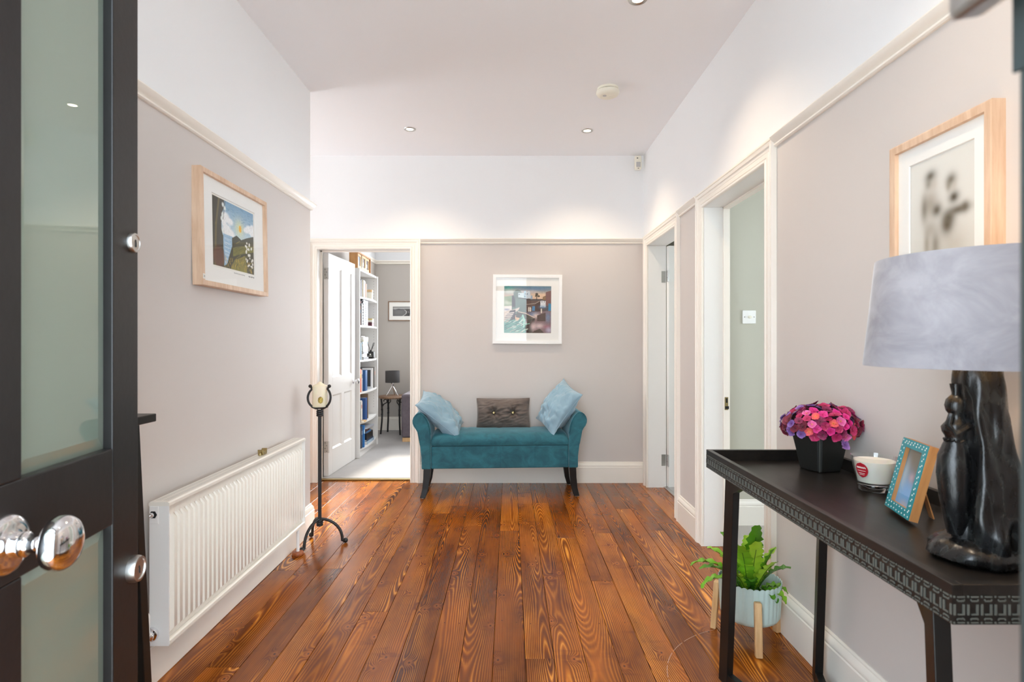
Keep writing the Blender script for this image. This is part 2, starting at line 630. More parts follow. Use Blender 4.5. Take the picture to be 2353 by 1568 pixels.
# floor boards, each one an object
floor = structroot('floor', 'stained and varnished pine floorboards of the hall', 'floor')
box('subfloor', M['seam'], floor, -3.6, 1.30, 0.17, 4.93, -0.06, -0.022)
rb = random.Random(21)
xs = -3.56
plank_meshes = 0
nails = MB()
while xs < 1.27:
    w = rb.choice([0.110, 0.114, 0.116, 0.118, 0.122])
    x0, x1 = xs, min(xs + w, 1.285)
    xs += w
    if x1 - x0 < 0.03:
        continue
    ya = 0.18 if x1 > XL - 0.10 else YC - 0.02
    yb = 4.925
    cuts = [ya]
    yy = ya + rb.uniform(0.5, 2.0)
    while yy < yb - 0.5:
        cuts.append(yy)
        yy += rb.uniform(1.5, 2.7)
    cuts.append(yb)
    for a, b in zip(cuts[:-1], cuts[1:]):
        hw, hl = (x1 - x0) / 2 - 0.0007, (b - a) / 2 - 0.0006
        p = MB()
        e = 0.0012
        p.loft([[(-hw, -hl, -0.022), (hw, -hl, -0.022), (hw, hl, -0.022), (-hw, hl, -0.022)],
                [(-hw, -hl, -e), (hw, -hl, -e), (hw, hl, -e), (-hw, hl, -e)],
                [(-hw + e, -hl + e, 0), (hw - e, -hl + e, 0), (hw - e, hl - e, 0), (-hw + e, hl - e, 0)]])
        o = p.build('floorboard', M['floor'])
        o.parent = floor
        o.location = ((x0 + x1) / 2, (a + b) / 2, rb.uniform(-0.0006, 0))
        for yn in np.arange(0.62, 4.9, 0.452):
            if a + 0.03 < yn < b - 0.03 and x1 > XL - 0.2:
                for xn in (x0 + 0.026, x1 - 0.026):
                    c = (xn + rb.uniform(-0.006, 0.006), yn + rb.uniform(-0.02, 0.02), -0.001)
                    rx, ry = 0.0022, rb.uniform(0.0022, 0.0045)
                    n_ = 6
                    nails.add([(c[0] + rx * math.cos(2 * PI * i / n_), c[1] + ry * math.sin(2 * PI * i / n_), 0.0004) for i in range(n_)], [tuple(range(n_))])
nl = nails.build('nail_heads', M['nail'], floor)
nl['kind'] = 'stuff'
# the long pale arc scratched into the varnish on the near right
scr = []
for k in range(60):
    a = R(205 - 105 * k / 59)
    scr.append((1.03 + 0.47 * math.cos(a), 1.98 + 0.42 * math.sin(a), 0.0003))
sc_m = MB()
sc_m.add([(p[0], p[1], 0.0005) for p in scr] + [(p[0] + 0.0016, p[1] - 0.0012, 0.0005) for p in scr],
         [(i, i + 1, 61 + i, 60 + i) for i in range(59) if i % 7 not in (3,)])
sc_m.build('scratch', plain('scratch_pale', lin(190, 150, 120), 0.7), floor)

# carpets beyond the doorways
struct(box('floor_study', M['carpet'], None, -2.0, 2.2, 4.925, 7.9, -0.04, 0.018, 0.006), 'pale grey carpet in the study beyond the open door', 'carpet')
struct(box('floor_side_room', M['carpet2'], None, 1.287, 3.7, 1.5, 3.69, -0.04, 0.012), 'taupe carpet in the side room behind the console table', 'carpet')
struct(box('floor_end_room', M['carpet'], None, 1.287, 3.7, 3.79, 6.4, -0.04, 0.012), 'grey carpet behind the hinged door at the hall end', 'carpet')
struct(box('trim_threshold_study', M['brass'], None, D1[0], D1[1], 4.90, 4.945, 0.0, 0.014, 0.004), 'brass threshold strip between floorboards and study carpet', 'threshold')
struct(box('trim_threshold_end', M['steel'], None, 1.262, 1.292, DB[0], DB[1], 0.0, 0.010, 0.003), 'metal threshold strip in the far right doorway', 'threshold')
struct(box('ground', plain('bounce_ground_stone', lin(222, 220, 214), 0.8, 0.08, 3), None, -6, 6, -8, 0.16, -0.25, -0.12), 'unseen stone ground outside the front door, made pale to bounce daylight indoors', 'ground')  # unseen ground, colour lightened so the sky bounces up to the hall ceiling

# ceilings
struct(box('ceiling', M['ceil'], None, -3.6, 1.285, 0.17, 4.98, ZC, ZC + 0.12), 'off-white plaster ceiling of the hall', 'ceiling')
struct(box('ceiling_study', M['ceil'], None, -2.0, 2.2, 4.98, 7.9, 2.74, 2.86), 'white ceiling of the study', 'ceiling')
struct(box('ceiling_side_rooms', M['ceil'], None, 1.285, 3.7, 1.5, 6.4, 2.7, 2.82), 'white ceiling of the rooms off the right side', 'ceiling')


def wall_with_openings(name, axis, t0, t1, a0, a1, z1, ops, mat, label):
    """wall slab along `axis`, thickness t0..t1, run a0..a1; ops = (a, b, z0, z1) holes"""
    mb = MB()

    def put(p0, p1, za, zb):
        if p1 - p0 < 1e-5 or zb - za < 1e-5:
            return
        if axis == 'x':
            mb.box(p0, p1, t0, t1, za, zb)
        else:
            mb.box(t0, t1, p0, p1, za, zb)
    cur = a0
    for a, b, za, zb in sorted(ops):
        put(cur, a, 0.0, z1)
        put(a, b, 0.0, za)
        put(a, b, zb, z1)
        cur = b
    put(cur, a1, 0.0, z1)
    return struct(mb.build(name, mat), label, 'wall')


wall_with_openings('wall_far', 'x', YF, 4.97, -3.6, 1.28, ZC, [(D1[0] - L, D1[1] + L, 0, D1[2] + L)], [M['wall']], 'end wall of the hall, taupe below the picture rail and white above')
wall_with_openings('wall_right', 'y', XR, 1.28, 0.17, 4.84, ZC, [(DA[0] - L, DA[1] + L, 0, DA[2] + L), (DB[0] - L, DB[1] + L, 0, DB[2] + L)], [M['wall']], 'taupe and white wall with two doorways behind the console table')
wall_with_openings('wall_left', 'y', -1.40, XL, 0.17, YC, ZC, [], [M['wall']], 'taupe and white wall behind the radiator')
wall_with_openings('wall_corridor', 'x', 3.47, YC, -3.6, -1.40, ZC, [], [M['wall']], 'corridor wall turning left past the radiator')
wall_with_openings('wall_corridor_end', 'y', -3.72, -3.6, 3.47, 4.97, ZC, [(3.75, 4.70, 0.95, 2.1)], [M['wall']], 'end wall of the corridor with its window opening')
wall_with_openings('wall_front', 'x', 0.17, YD, -1.40, 1.28, ZC, [(-0.75, 0.345, 0, 2.72)], [M['wall']], 'front wall around the entrance door')  # opening continues above the door as an unseen fanlight, added for more daylight
wall_with_openings('wall_study_left', 'y', -1.92, -1.80, 4.97, 7.72, 2.74, [], [M['study_wall']], 'grey study wall behind the bookcase')
wall_with_openings('wall_study_back', 'x', 7.60, 7.72, -1.80, 2.1, 2.74, [(-1.06, 0.10, 0.85, 2.25)], [M['study_wall']], 'grey study wall behind the small lamp')
wall_with_openings('wall_study_right', 'y', 2.1, 2.2, 4.97, 7.72, 2.74, [], [M['study_wall']], 'right wall of the study')
wall_with_openings('wall_side_room', 'x', 3.69, 3.79, 1.28, 3.6, 2.7, [], [M['side_wall']], 'grey-green wall with the light switch in the side room')
wall_with_openings('wall_side_room_near', 'x', 1.5, 1.6, 1.28, 3.6, 2.7, [], [M['side_wall']], 'near wall of the side room')
wall_with_openings('wall_side_room_window', 'y', 3.5, 3.6, 1.5, 6.4, 2.7, [(2.0, 3.3, 0.8, 2.1), (4.35, 5.65, 0.8, 2.1)], [M['side_wall']], 'outer wall of the rooms off the right side')
wall_with_openings('wall_end_room', 'x', 6.3, 6.4, 1.28, 3.6, 2.7, [], [M['side_wall']], 'back wall of the room behind the hinged door')
wall_with_openings('wall_end_room_left', 'y', 1.28, 1.36, 4.97, 6.4, 2.7, [], [M['side_wall']], 'side wall of the room behind the hinged door')

# ------------------------------------------------------------------ mouldings
ARCH = [(0, 0), (0, .013), (.004, .016), (.010, .016), (.014, .011), (.018, .011), (.020, .014), (.036, .014), (.040, .011), (.044, .013),
        (.056, .015), (.060, .020), (.070, .023), (.073, .019), (.077, .019), (.079, .024), (.088, .024), (.088, 0)]
RAIL = [(0, 2.030), (.008, 2.030), (.013, 2.034), (.013, 2.040), (.009, 2.043), (.018, 2.050), (.028, 2.060), (.032, 2.068), (.030, 2.073), (.012, 2.077), (0, 2.078)]
BASE = [(0, 0), (.021, 0), (.021, .132), (.017, .136), (.019, .141), (.018, .149), (.012, .160), (.007, .165), (.007, .171), (.003, .176), (0, .176)]
CROWN = [(0, 2.235), (.012, 2.235), (.014, 2.245), (.010, 2.250), (.022, 2.262), (.030, 2.272), (.028, 2.280), (0, 2.284)]


def architrave(mb, a0, a1, top, put):
    for (d0, h0), (d1, h1) in zip(ARCH[:-1], ARCH[1:]):
        def path(d, h):
            return [put(a0 - d, 0.0, h), put(a0 - d, top + d, h), put(a1 + d, top + d, h), put(a1 + d, 0.0, h)]
        p, q = path(d0, h0), path(d1, h1)
        mb.add(p + q, [(i, i + 1, 5 + i, 4 + i) for i in range(3)])
    return mb


def sweep(mb, pts, prof, left=True):
    """profile (offset, z) swept along an XY polyline; offsets go to the left of travel (or right)"""
    pts = [Vector((p[0], p[1])) for p in pts]
    sg = 1 if left else -1
    n = len(pts)
    rings = []
    for i in range(n):
        ds = []
        if i > 0:
            ds.append((pts[i] - pts[i - 1]).normalized())
        if i < n - 1:
            ds.append((pts[i + 1] - pts[i]).normalized())
        ns = [Vector((-d.y, d.x)) * sg for d in ds]
        b = sum(ns, Vector((0, 0)))
        b = b / (b.dot(ns[0])) if len(ns) > 1 else ns[0]
        rings.append([(pts[i].x + b.x * h, pts[i].y + b.y * h, z) for h, z in prof])
    mb.loft(rings, True, True)
    return mb


def doorway(name, label, a0, a1, top, axis, face, sign, back):
    """architrave on the hall side plus the lining boards through the wall"""
    t = structroot(name, label, 'door frame')
    if axis == 'x':
        put = lambda a, z, h: (a, face + sign * h, z)
    else:
        put = lambda a, z, h: (face + sign * h, a, z)
    architrave(MB(), a0, a1, top, put).build('architrave', M['trim'], t, smooth=True, angle=25)
    f0, f1 = face + sign * 0.001, back
    for nm, (p0, p1, z0, z1) in {'lining_near': (a0 - L, a0, 0, top), 'lining_far': (a1, a1 + L, 0, top), 'lining_head': (a0 - L, a1 + L, top, top + L)}.items():
        if axis == 'x':
            box('door_lining', M['white'], t, p0, p1, f0, f1, z0, z1)
        else:
            box('door_lining', M['white'], t, f0, f1, p0, p1, z0, z1)
    return t


fr1 = doorway('trim_1', 'cream moulded architrave around the study doorway', D1[0], D1[1], D1[2], 'x', YF, -1, 4.972)
frA = doorway('trim_2', 'white moulded architrave around the doorway beside the console table', DA[0], DA[1], DA[2], 'y', XR, -1, 1.282)
frB = doorway('trim_3', 'white moulded architrave around the doorway at the far right corner', DB[0], DB[1], DB[2], 'y', XR, -1, 1.282)
# stop beads and the brass keep in the near doorway, stops of the others
for z0, z1 in ((0, 1.985),):
    box('stop_bead', M['trim'], frA, 1.245, 1.283, DA[1] - 0.012, DA[1], z0, z1, 0.002)
    box('stop_bead', M['trim'], frA, 1.245, 1.283, DA[0], DA[0] + 0.012, z0, z1, 0.002)
box('stop_bead', M['trim'], frA, 1.245, 1.283, DA[0], DA[1], 1.973, 1.985, 0.002)
kp = box('latch_keep', M['brass'], frA, 1.252, 1.272, DA[1] - 0.0135, DA[1] - 0.0115, 0.80, 0.875)
box('latch_slot', M['dark'], kp, 1.258, 1.268, DA[1] - 0.0139, DA[1] - 0.0134, 0.842, 0.868)
box('latch_slot', M['dark'], kp, 1.254, 1.276, DA[1] - 0.0145, DA[1] - 0.0134, 0.806, 0.822)
box('stop_bead', M['trim'], fr1, D1[0], D1[0] + 0.012, 4.915, 4.93, 0.014, 1.985)
box('stop_bead', M['trim'], fr1, D1[0], D1[1], 4.915, 4.93, 1.973, 1.985)
box('stop_bead', M['trim'], fr1, D1[1] - 0.012, D1[1], 4.915, 4.93, 0.014, 1.985)

AW = 0.088
RUNS = {
    'trim_rail_far': ([(1.135, YF), (D1[1] + AW, YF)], RAIL, 'white picture rail on the end wall above the bench'),
    'trim_rail_right_near': ([(XR, YD), (XR, DA[0] - AW)], RAIL, 'white picture rail above the console table'),
    'trim_rail_right_between': ([(XR, DA[1] + AW), (XR, DB[0] - AW)], RAIL, 'short white picture rail between the two right doorways'),
    'trim_rail_left': ([(-3.6, YC), (XL, YC), (XL, YD)], RAIL, 'white picture rail above the radiator'),
    'baseboard_far': ([(1.135, YF), (D1[1] + AW, YF)], BASE, 'white skirting board behind the bench'),
    'baseboard_right_near': ([(XR, YD), (XR, DA[0] - AW)], BASE, 'white skirting board behind the console table'),
    'baseboard_right_between': ([(XR, DA[1] + AW), (XR, DB[0] - AW)], BASE, 'short white skirting board between the two right doorways'),
    'baseboard_left': ([(-3.6, YC), (XL, YC), (XL, YD)], BASE, 'white skirting board below the radiator'),
    'baseboard_side_room': ([(3.5, 3.69), (1.28, 3.69)], BASE, 'white skirting board below the light switch'),
    'baseboard_study': ([(2.1, 7.6), (-1.80, 7.6), (-1.80, 4.97)], BASE, 'white skirting board of the study'),
    'trim_rail_study': ([(2.1, 7.6), (-1.80, 7.6), (-1.80, 4.97)], CROWN, 'white picture rail of the study'),
}
for nm, (pts, prof, lab) in RUNS.items():
    lf = nm not in ('trim_rail_left', 'baseboard_left', 'x')
    if nm in ('trim_rail_far', 'baseboard_far', 'baseboard_side_room', 'baseboard_study', 'trim_rail_study'):
        lf = True
    if nm in ('trim_rail_left', 'baseboard_left'):
        pts = [(-3.6, YC), (XL, YC), (XL, YD)]
        lf = True
    o = sweep(MB(), pts, prof, lf).build(nm, M['trim'], smooth=True, angle=30)
    if nm in ('baseboard_study',):
        o.location.z = 0.018
    struct(o, lab, 'skirting board' if nm.startswith('base') else 'picture rail')

# window frames of the neighbouring rooms
for i, (ax, c0, c1, z0, z1, t) in enumerate([('x', -1.06, 0.10, 0.85, 2.25, 7.66), ('y', 2.0, 3.3, 0.8, 2.1, 3.55), ('y', 4.35, 5.65, 0.8, 2.1, 3.55), ('y', 3.75, 4.70, 0.95, 2.1, -3.66)]):
    w_ = structroot('window_%d' % (i + 1), ['window over the sofa in the study', 'window of the side room', 'window of the room behind the hinged door', 'window at the corridor end'][i], 'window')
    for a, b, za, zb in ((c0, c0 + .05, z0, z1), (c1 - .05, c1, z0, z1), (c0, c1, z0, z0 + .05), (c0, c1, z1 - .05, z1)):
        if ax == 'x':
            box('window_frame', M['white'], w_, a, b, t - .055, t - .02, za, zb)
        else:
            s_g = -1 if t > 0 else 1
            box('window_frame', M['white'], w_, t + s_g * .045, t + s_g * .02, a, b, za, zb)

# ------------------------------------------------------------------ entrance door and its frame
df = structroot('trim_door_frame', 'black painted frame of the entrance door', 'door frame')
box('frame_post', M['black_frame'], df, 0.273, 0.345, 0.19, YD, -0.02, 2.72, 0.004)
box('frame_post', M['black_frame'], df, -0.75, -0.69, 0.19, YD, -0.02, 2.72, 0.004)
box('frame_head', M['black_frame'], df, -0.69, 0.273, 0.19, YD, 2.04, 2.11, 0.004)
box('frame_head', M['black_frame'], df, -0.69, 0.273, 0.19, YD, 2.66, 2.72, 0.004)  # top of the added fanlight opening, out of view
k_ = MB()
k_.prism([(0.2435, 1.377), (0.262, 1.380), (0.273, 1.392), (0.273, 1.47), (0.2435, 1.47)], 'y', 0.288, 0.318)
k_.build('latch_keep', M['steel'], df, 0.004)
box('strike_plate', M['black_frame'], df, 0.2715, 0.2735, 0.27, 0.3075, 1.345, 1.50)

fd = structroot('door_1', 'black entrance door with frosted glass panes standing open', 'door')
FW, FH, FT = 0.90, 2.02, 0.045
S = lambda s0: FW - s0


def dpart(nm, mat, s0, s1, z0, z1, y0=0.0, y1=FT, bev=0.0025, parent=None):
    return box(nm, mat, parent or fd, S(s1), S(s0), y0, y1, z0, z1, bev)


dpart('stile', M['black_door'], 0, .095, .008, FH)
dpart('stile', M['black_door'], .79, .90, .008, FH)
dpart('muntin', M['black_door'], .34, .45, .992, 1.90)
dpart('muntin', M['black_door'], .34, .45, .22, .844)
dpart('rail', M['black_door'], .095, .79, 1.90, FH)
dpart('rail', M['black_door'], .095, .79, .844, .992)
dpart('rail', M['black_door'], .095, .79, .008, .22)
for s0, s1 in ((.095, .34), (.45, .79)):
    for z0, z1 in ((.992, 1.90), (.22, .844)):
        gp = MB()
        xa, xb, q_ = S(s1), S(s0), .024
        gp.loft([[(xa, .026, z0), (xb, .026, z0), (xb, .026, z1), (xa, .026, z1)], [(xa, .0175, z0), (xb, .0175, z0), (xb, .0175, z1), (xa, .0175, z1)],
                 [(xa + q_, .0135, z0 + q_), (xb - q_, .0135, z0 + q_), (xb - q_, .0135, z1 - q_), (xa + q_, .0135, z1 - q_)]])
        gp.build('glass_pane', M['door_glass'], fd)
# latch faceplate on the leading edge, locks and the centre knob
for z, r_, nm, dp in ((1.404, .0205, 'upper_lock', .008), (.730, .027, 'lower_lock', .016)):
    lk = MB()
    lk.lathe([(r_, 0.001), (r_, -dp * .6), (r_ * .93, -dp), (r_ * .78, -dp * 1.02), (r_ * .74, -dp * .86), (r_ * .55, -dp * .86), (0.0005, -dp * .88)], (S(.0245), 0, z), 32, 'y')
    lo_ = lk.build('lock_cylinder', M['steel'], fd, smooth=True)
    box('keyway', M['dark'], lo_, S(.0245) - .0012, S(.0245) + .0012, -dp * .86 - .0016, -dp * .85, z - .009, z + .002)
    MB().lathe([(.0032, 0), (.0005, -.0016)], (S(.0245), -dp * .86, z + .004), 12, 'y').build('keyway', M['dark'], lo_)
kn = MB()
KX, KZ = S(.375), .9035
kn.lathe([(.044, .001), (.044, -.004), (.040, -.009), (.030, -.012), (.024, -.011), (.018, -.013), (.018, -.022), (.0185, -.024), (.0185, -.028), (.014, -.030), (.0125, -.036),
          (.0135, -.050), (.020, -.056), (.031, -.060), (.0385, -.066), (.0405, -.074), (.039, -.082), (.033, -.089), (.022, -.094), (.010, -.0962), (.0005, -.0965)], (KX, 0, KZ), 48, 'y')
kn.build('door_knob', M['chrome'], fd, smooth=True, angle=60)
fd.location = (-0.666, 0.307, 0.0)
fd.rotation_euler = (0, 0, math.atan2(.9914, -.131))

# ------------------------------------------------------------------ study door (four panels) and the door at the far right
def panel_door(name, label, w, h, th, cols, rows, wm):
    d = structroot(name, label, 'door')
    st = .10
    zr = [0.0] + [z for r_ in rows for z in r_] + [h]
    xr = [st] + cols + [w - st]
    box('stile', wm, d, 0, st, 0, th, 0, h, .002)
    box('stile', wm, d, w - st, w, 0, th, 0, h, .002)
    edges = [(0.0, rows[0][0])] + [(rows[i][1], rows[i + 1][0]) for i in range(len(rows) - 1)] + [(rows[-1][1], h)]
    for z0, z1 in edges:
        box('rail', wm, d, st, w - st, 0, th, z0, z1, .002)
    for z0, z1 in rows:
        box('muntin', wm, d, cols[0], cols[1], 0, th, z0, z1, .002)
        for x0, x1 in ((st, cols[0]), (cols[1], w - st)):
            pb = MB()
            for yy, sg in ((0, 1), (th, -1)):
                r0 = [(x0, yy, z0), (x1, yy, z0), (x1, yy, z1), (x0, yy, z1)]
                q = .014
                r1 = [(x0 + q, yy + sg * .011, z0 + q), (x1 - q, yy + sg * .011, z0 + q), (x1 - q, yy + sg * .011, z1 - q), (x0 + q, yy + sg * .011, z1 - q)]
                pb.loft([r0, r1], True, False)
                pb.add(r1, [(0, 1, 2, 3)])
            pb.build('panel', wm, d)
    return d


sd = panel_door('door_2', 'white four-panel study door standing open', .725, 1.955, .044, [.335, .405], [(.22, .70), (.86, 1.85)], M['study_white'])
for z in (.255, 1.775):
    hb = MB()
    hb.box(-.0012, .0002, .004, .040, z - .05, z + .05)
    hb.lathe([(.006, -.05), (.006, .05)], (-.004, -.003, z), 10)
    ho = hb.build('hinge', M['steel'], sd)
    sw = MB()
    for dz in (-.036, -.012, .012, .036):
        sw.lathe([(.0035, 0), (.0030, -.0008)], (-.0012, .022 + (.008 if dz in (-.012, .036) else -.006), z + dz), 8, 'x')
    sw.build('screws', M['nail'], ho)
kb = MB()
kb.lathe([(.026, .001), (.026, -.004), (.010, -.008), (.009, -.026), (.020, -.032), (.0265, -.040), (.026, -.050), (.018, -.058), (.0005, -.060)], (.668, 0, .785), 32, 'y')
kb.build('door_knob', M['chrome'], sd, smooth=True)
sd.location = (-1.589, 4.978, 0.020)
sd.rotation_euler = (0, 0, R(87.2))

rd = panel_door('door_3', 'white door leaf hinged open in the far right doorway', .76, 1.965, .042, [.345, .415], [(.22, .70), (.86, 1.85)], M['white'])
for z in (.215, 1.72):
    hb = MB()
    hb.box(-.0012, .0002, .004, .038, z - .047, z + .047)
    ho = hb.build('hinge', M['steel'], rd)
    MB().lathe([(.0065, -.047), (.0065, .047)], (-.006, -.004, z), 10).build('hinge_pin', M['steel'], ho, smooth=True)
    sw = MB()
    for dz in (-.034, -.011, .011, .034):
        sw.lathe([(.0035, 0), (.0030, -.0008)], (-.0012, .021 + (.007 if dz in (-.011, .034) else -.006), z + dz), 8, 'x')
    sw.build('screws', M['nail'], ho)
    hj = box('hinge_leaf', M['steel'], frB, 1.243, 1.277, DB[1] - .0012, DB[1] + .0002, z - .037, z + .057)
rd.location = (1.289, 4.622, 0.014)
rd.rotation_euler = (0, 0, R(8))

# light switch seen through the near doorway
sw = thing('light_switch', 'square white light switch on the grey-green side room wall', 'light switch', (1.548, 3.69, 1.358))
box('plate', M['white'], sw, 1.548 - .043, 1.548 + .043, 3.681, 3.69, 1.315, 1.401, .003)
MB().sphere((1.552, 3.679, 1.358), .012, 16, 8, (1.15, .7, .8)).build('dolly', M['cream_plastic'], sw, smooth=True)
for dx in (-.030, .031):
    MB().lathe([(.0028, 0), (.0022, -.0012)], (1.548 + dx, 3.681, 1.358), 10, 'y').build('screw', M['nail'], sw)

# ------------------------------------------------------------------ ceiling fittings
M['bulb'] = emit('lamp_face', (1.0, 0.86, 0.62, 1), 14.0)
for i, (x, y, lab) in enumerate([(-.745, 4.23, 'recessed ceiling spotlight above the study door side'), (.578, 4.26, 'recessed ceiling spotlight between smoke alarm and end wall'), (.59, 2.625, 'recessed ceiling spotlight cut by the top edge of the view'), (.59, 1.02, 'recessed ceiling spotlight over the table lamp')]):
    t = thing('recessed_spotlight', lab, 'ceiling light', (x, y, ZC), 'recessed ceiling spotlights')
    MB().lathe([(.026, .000), (.026, -.002), (.030, -.005), (.040, -.006), (.044, -.003), (.045, 0)], (x, y, ZC), 32, caps=False).build('bezel', M['steel'], t, smooth=True)
    MB().lathe([(.0005, -.0015), (.0265, -.0015)], (x, y, ZC), 24, caps=False).build('lamp_face', M['bulb'], t)
    l = bpy.data.lights.new('spotlight_beam', 'SPOT')
    l.energy = 30
    l.color = (1.0, 0.80, 0.58)
    l.spot_size = R(118)
    l.spot_blend = 0.75
    l.shadow_soft_size = 0.025
    lo_ = bpy.data.objects.new('spotlight_beam', l)
    COL.objects.link(lo_)
    lo_.location = (x, y, ZC - .012)
    lo_.rotation_euler = (0, 0, 0)

sx, sy = .61, 3.55
t = thing('smoke_alarm', 'round cream smoke alarm on the ceiling', 'smoke alarm', (sx, sy, ZC))
MB().lathe([(.066, 0), (.066, -.012), (.062, -.014)], (sx, sy, ZC), 40).build('base_plate', M['cream_plastic'], t, smooth=True)
MB().lathe([(.064, -.017), (.071, -.020), (.072, -.030), (.066, -.042), (.050, -.050), (.046, -.0505), (.0005, -.051)], (sx, sy, ZC), 40).build('cover', M['cream_plastic'], t, smooth=True)
MB().lathe([(.060, -.012), (.060, -.018)], (sx, sy, ZC), 32).build('vent_gap', M['dark'], t)
MB().lathe([(.012, -.0505), (.011, -.053), (.0005, -.0535)], (sx - .022, sy - .012, ZC), 16).build('test_button', M['grey_plastic'], t, smooth=True)
MB().lathe([(.020, -.0502), (.019, -.0522), (.0005, -.0525)], (sx + .020, sy + .006, ZC), 20).build('sounder_grille', M['cream_plastic'], t, smooth=True)

t = thing('motion_sensor', 'cream motion sensor high in the far right corner', 'motion sensor', (1.078, 4.80, 2.70))
mb = MB()
mb.box(1.048, 1.104, 4.768, 4.806, 2.645, 2.760)
mb.build('housing', M['cream_plastic'], t, .010, 3, smooth=True)
box('lens', M['grey_plastic'], t, 1.058, 1.094, 4.764, 4.770, 2.664, 2.706, .003)
box('indicator', M['dark'], t, 1.062, 1.074, 4.7665, 4.769, 2.735, 2.741)
box('indicator', M['dark'], t, 1.070, 1.082, 4.7665, 4.769, 2.650, 2.654)
MB().tube([(1.076, 4.80, 2.755), (1.09, 4.825, 2.772), (1.10, 4.838, 2.779)], .006, 8).build('bracket', M['cream_plastic'], t)
# ------------------------------------------------------------------ upholstered bench
BX, BY = -0.085, 4.575
bench = thing('storage_bench', 'teal velvet storage bench with scrolled arms under the end wall picture', 'bench')
FY, BK = -0.20, 0.20
mb = MB()
mb.box(-.529, .529, FY + .006, BK - .01, .2226, .395)
mb.build('storage_box', M['teal'], bench, .008, 3)
# lid: softly domed top
rings = []
nx = 40
for k in range(nx + 1):
    x = -.529 + 1.058 * k / nx
    e = min(1.0, (0.529 - abs(x)) / .05)
    top = .462 + .026 * math.sqrt(max(0, 1 - (1 - e) ** 2))
    ring = []
    sag = .004 * noise.noise((x * 7, 3.1, 0))
    sm = -.0035 * sum(math.exp(-((x - c) / .006) ** 2) for c in (-.265, 0.0, .265))
    for y, z in ((BK - .012, .400), (BK - .012, top - .012), (BK - .03, top), (0.05, top + .006 + sag), (-.08, top + .006 - sag), (FY + .045, top - .001 + sag), (FY + .012, top - .014), (FY - .004, top - .036), (FY - .003, .42), (FY + .004, .400)):
        zz = z + (sm if z > .44 else 0)
        yy = y - (sm if y < FY + .02 else 0)
        ring.append((x, yy, zz))
    rings.append(ring)
mb = MB()
mb.loft(rings)
mb.build('lid', M['teal'], bench, smooth=True, angle=60)
# front panel seams
for c in (-.265, 0.0, .265):
    MB().tube([(c, FY + .0058, .232), (c, FY + .0052, .31), (c, FY + .0058, .390)], .0016, 6).build('seam', M['teal'], bench)
half = [(-.601, .2226), (-.602, .312), (-.614, .408), (-.633, .510), (-.645, .532), (-.660, .552), (-.669, .575), (-.670, .598), (-.663, .620), (-.650, .638), (-.633, .650),
        (-.611, .654), (-.596, .645), (-.578, .628), (-.560, .600), (-.548, .572), (-.538, .535), (-.533, .490), (-.531, .440), (-.530, .2226)]
for sg in (-1, 1):
    pl = [(-x * -1 if sg < 0 else -x, z) for x, z in half]
    mb = MB()
    mb.prism([(x if sg < 0 else x, z) for x, z in pl], 'y', FY - .012, BK)
    a_ = mb.build('arm', M['teal'], bench, .010, 3, smooth=True, angle=55)
    # welt along the front edge of the arm
    MB().tube([(x * .995, FY - .011, z) for x, z in pl[2:18]], .0035, 6).build('piping', M['teal'], a_, smooth=True)
    # scroll gathers
for sx_ in (-1, 1):
    for fy, sp in ((FY + .02, -1), (BK - .05, 1)):
        mb = MB()
        x0, x1 = .560 * sx_, .592 * sx_
        r0 = lambda cx, cy, z, w: [(cx - w, cy - w, z), (cx + w, cy - w, z), (cx + w, cy + w, z), (cx - w, cy + w, z)]
        mb.loft([r0(x0, fy, .224, .027), r0(x0 + .004 * sx_, fy + .002 * sp, .15, .0255), r0(x0 + .014 * sx_, fy + .006 * sp, .07, .023), r0(x1, fy + .014 * sp, .006, .0205)])
        lg = mb.build('leg', M['black_wood'], bench, .003)
        MB().lathe([(.012, .0), (.013, .003), (.012, .0065)], (x1, fy + .014 * sp, 0), 14).build('glide', M['steel'], lg)
bench.location = (BX, BY, 0)
bench.rotation_euler = (0, 0, R(3.0))


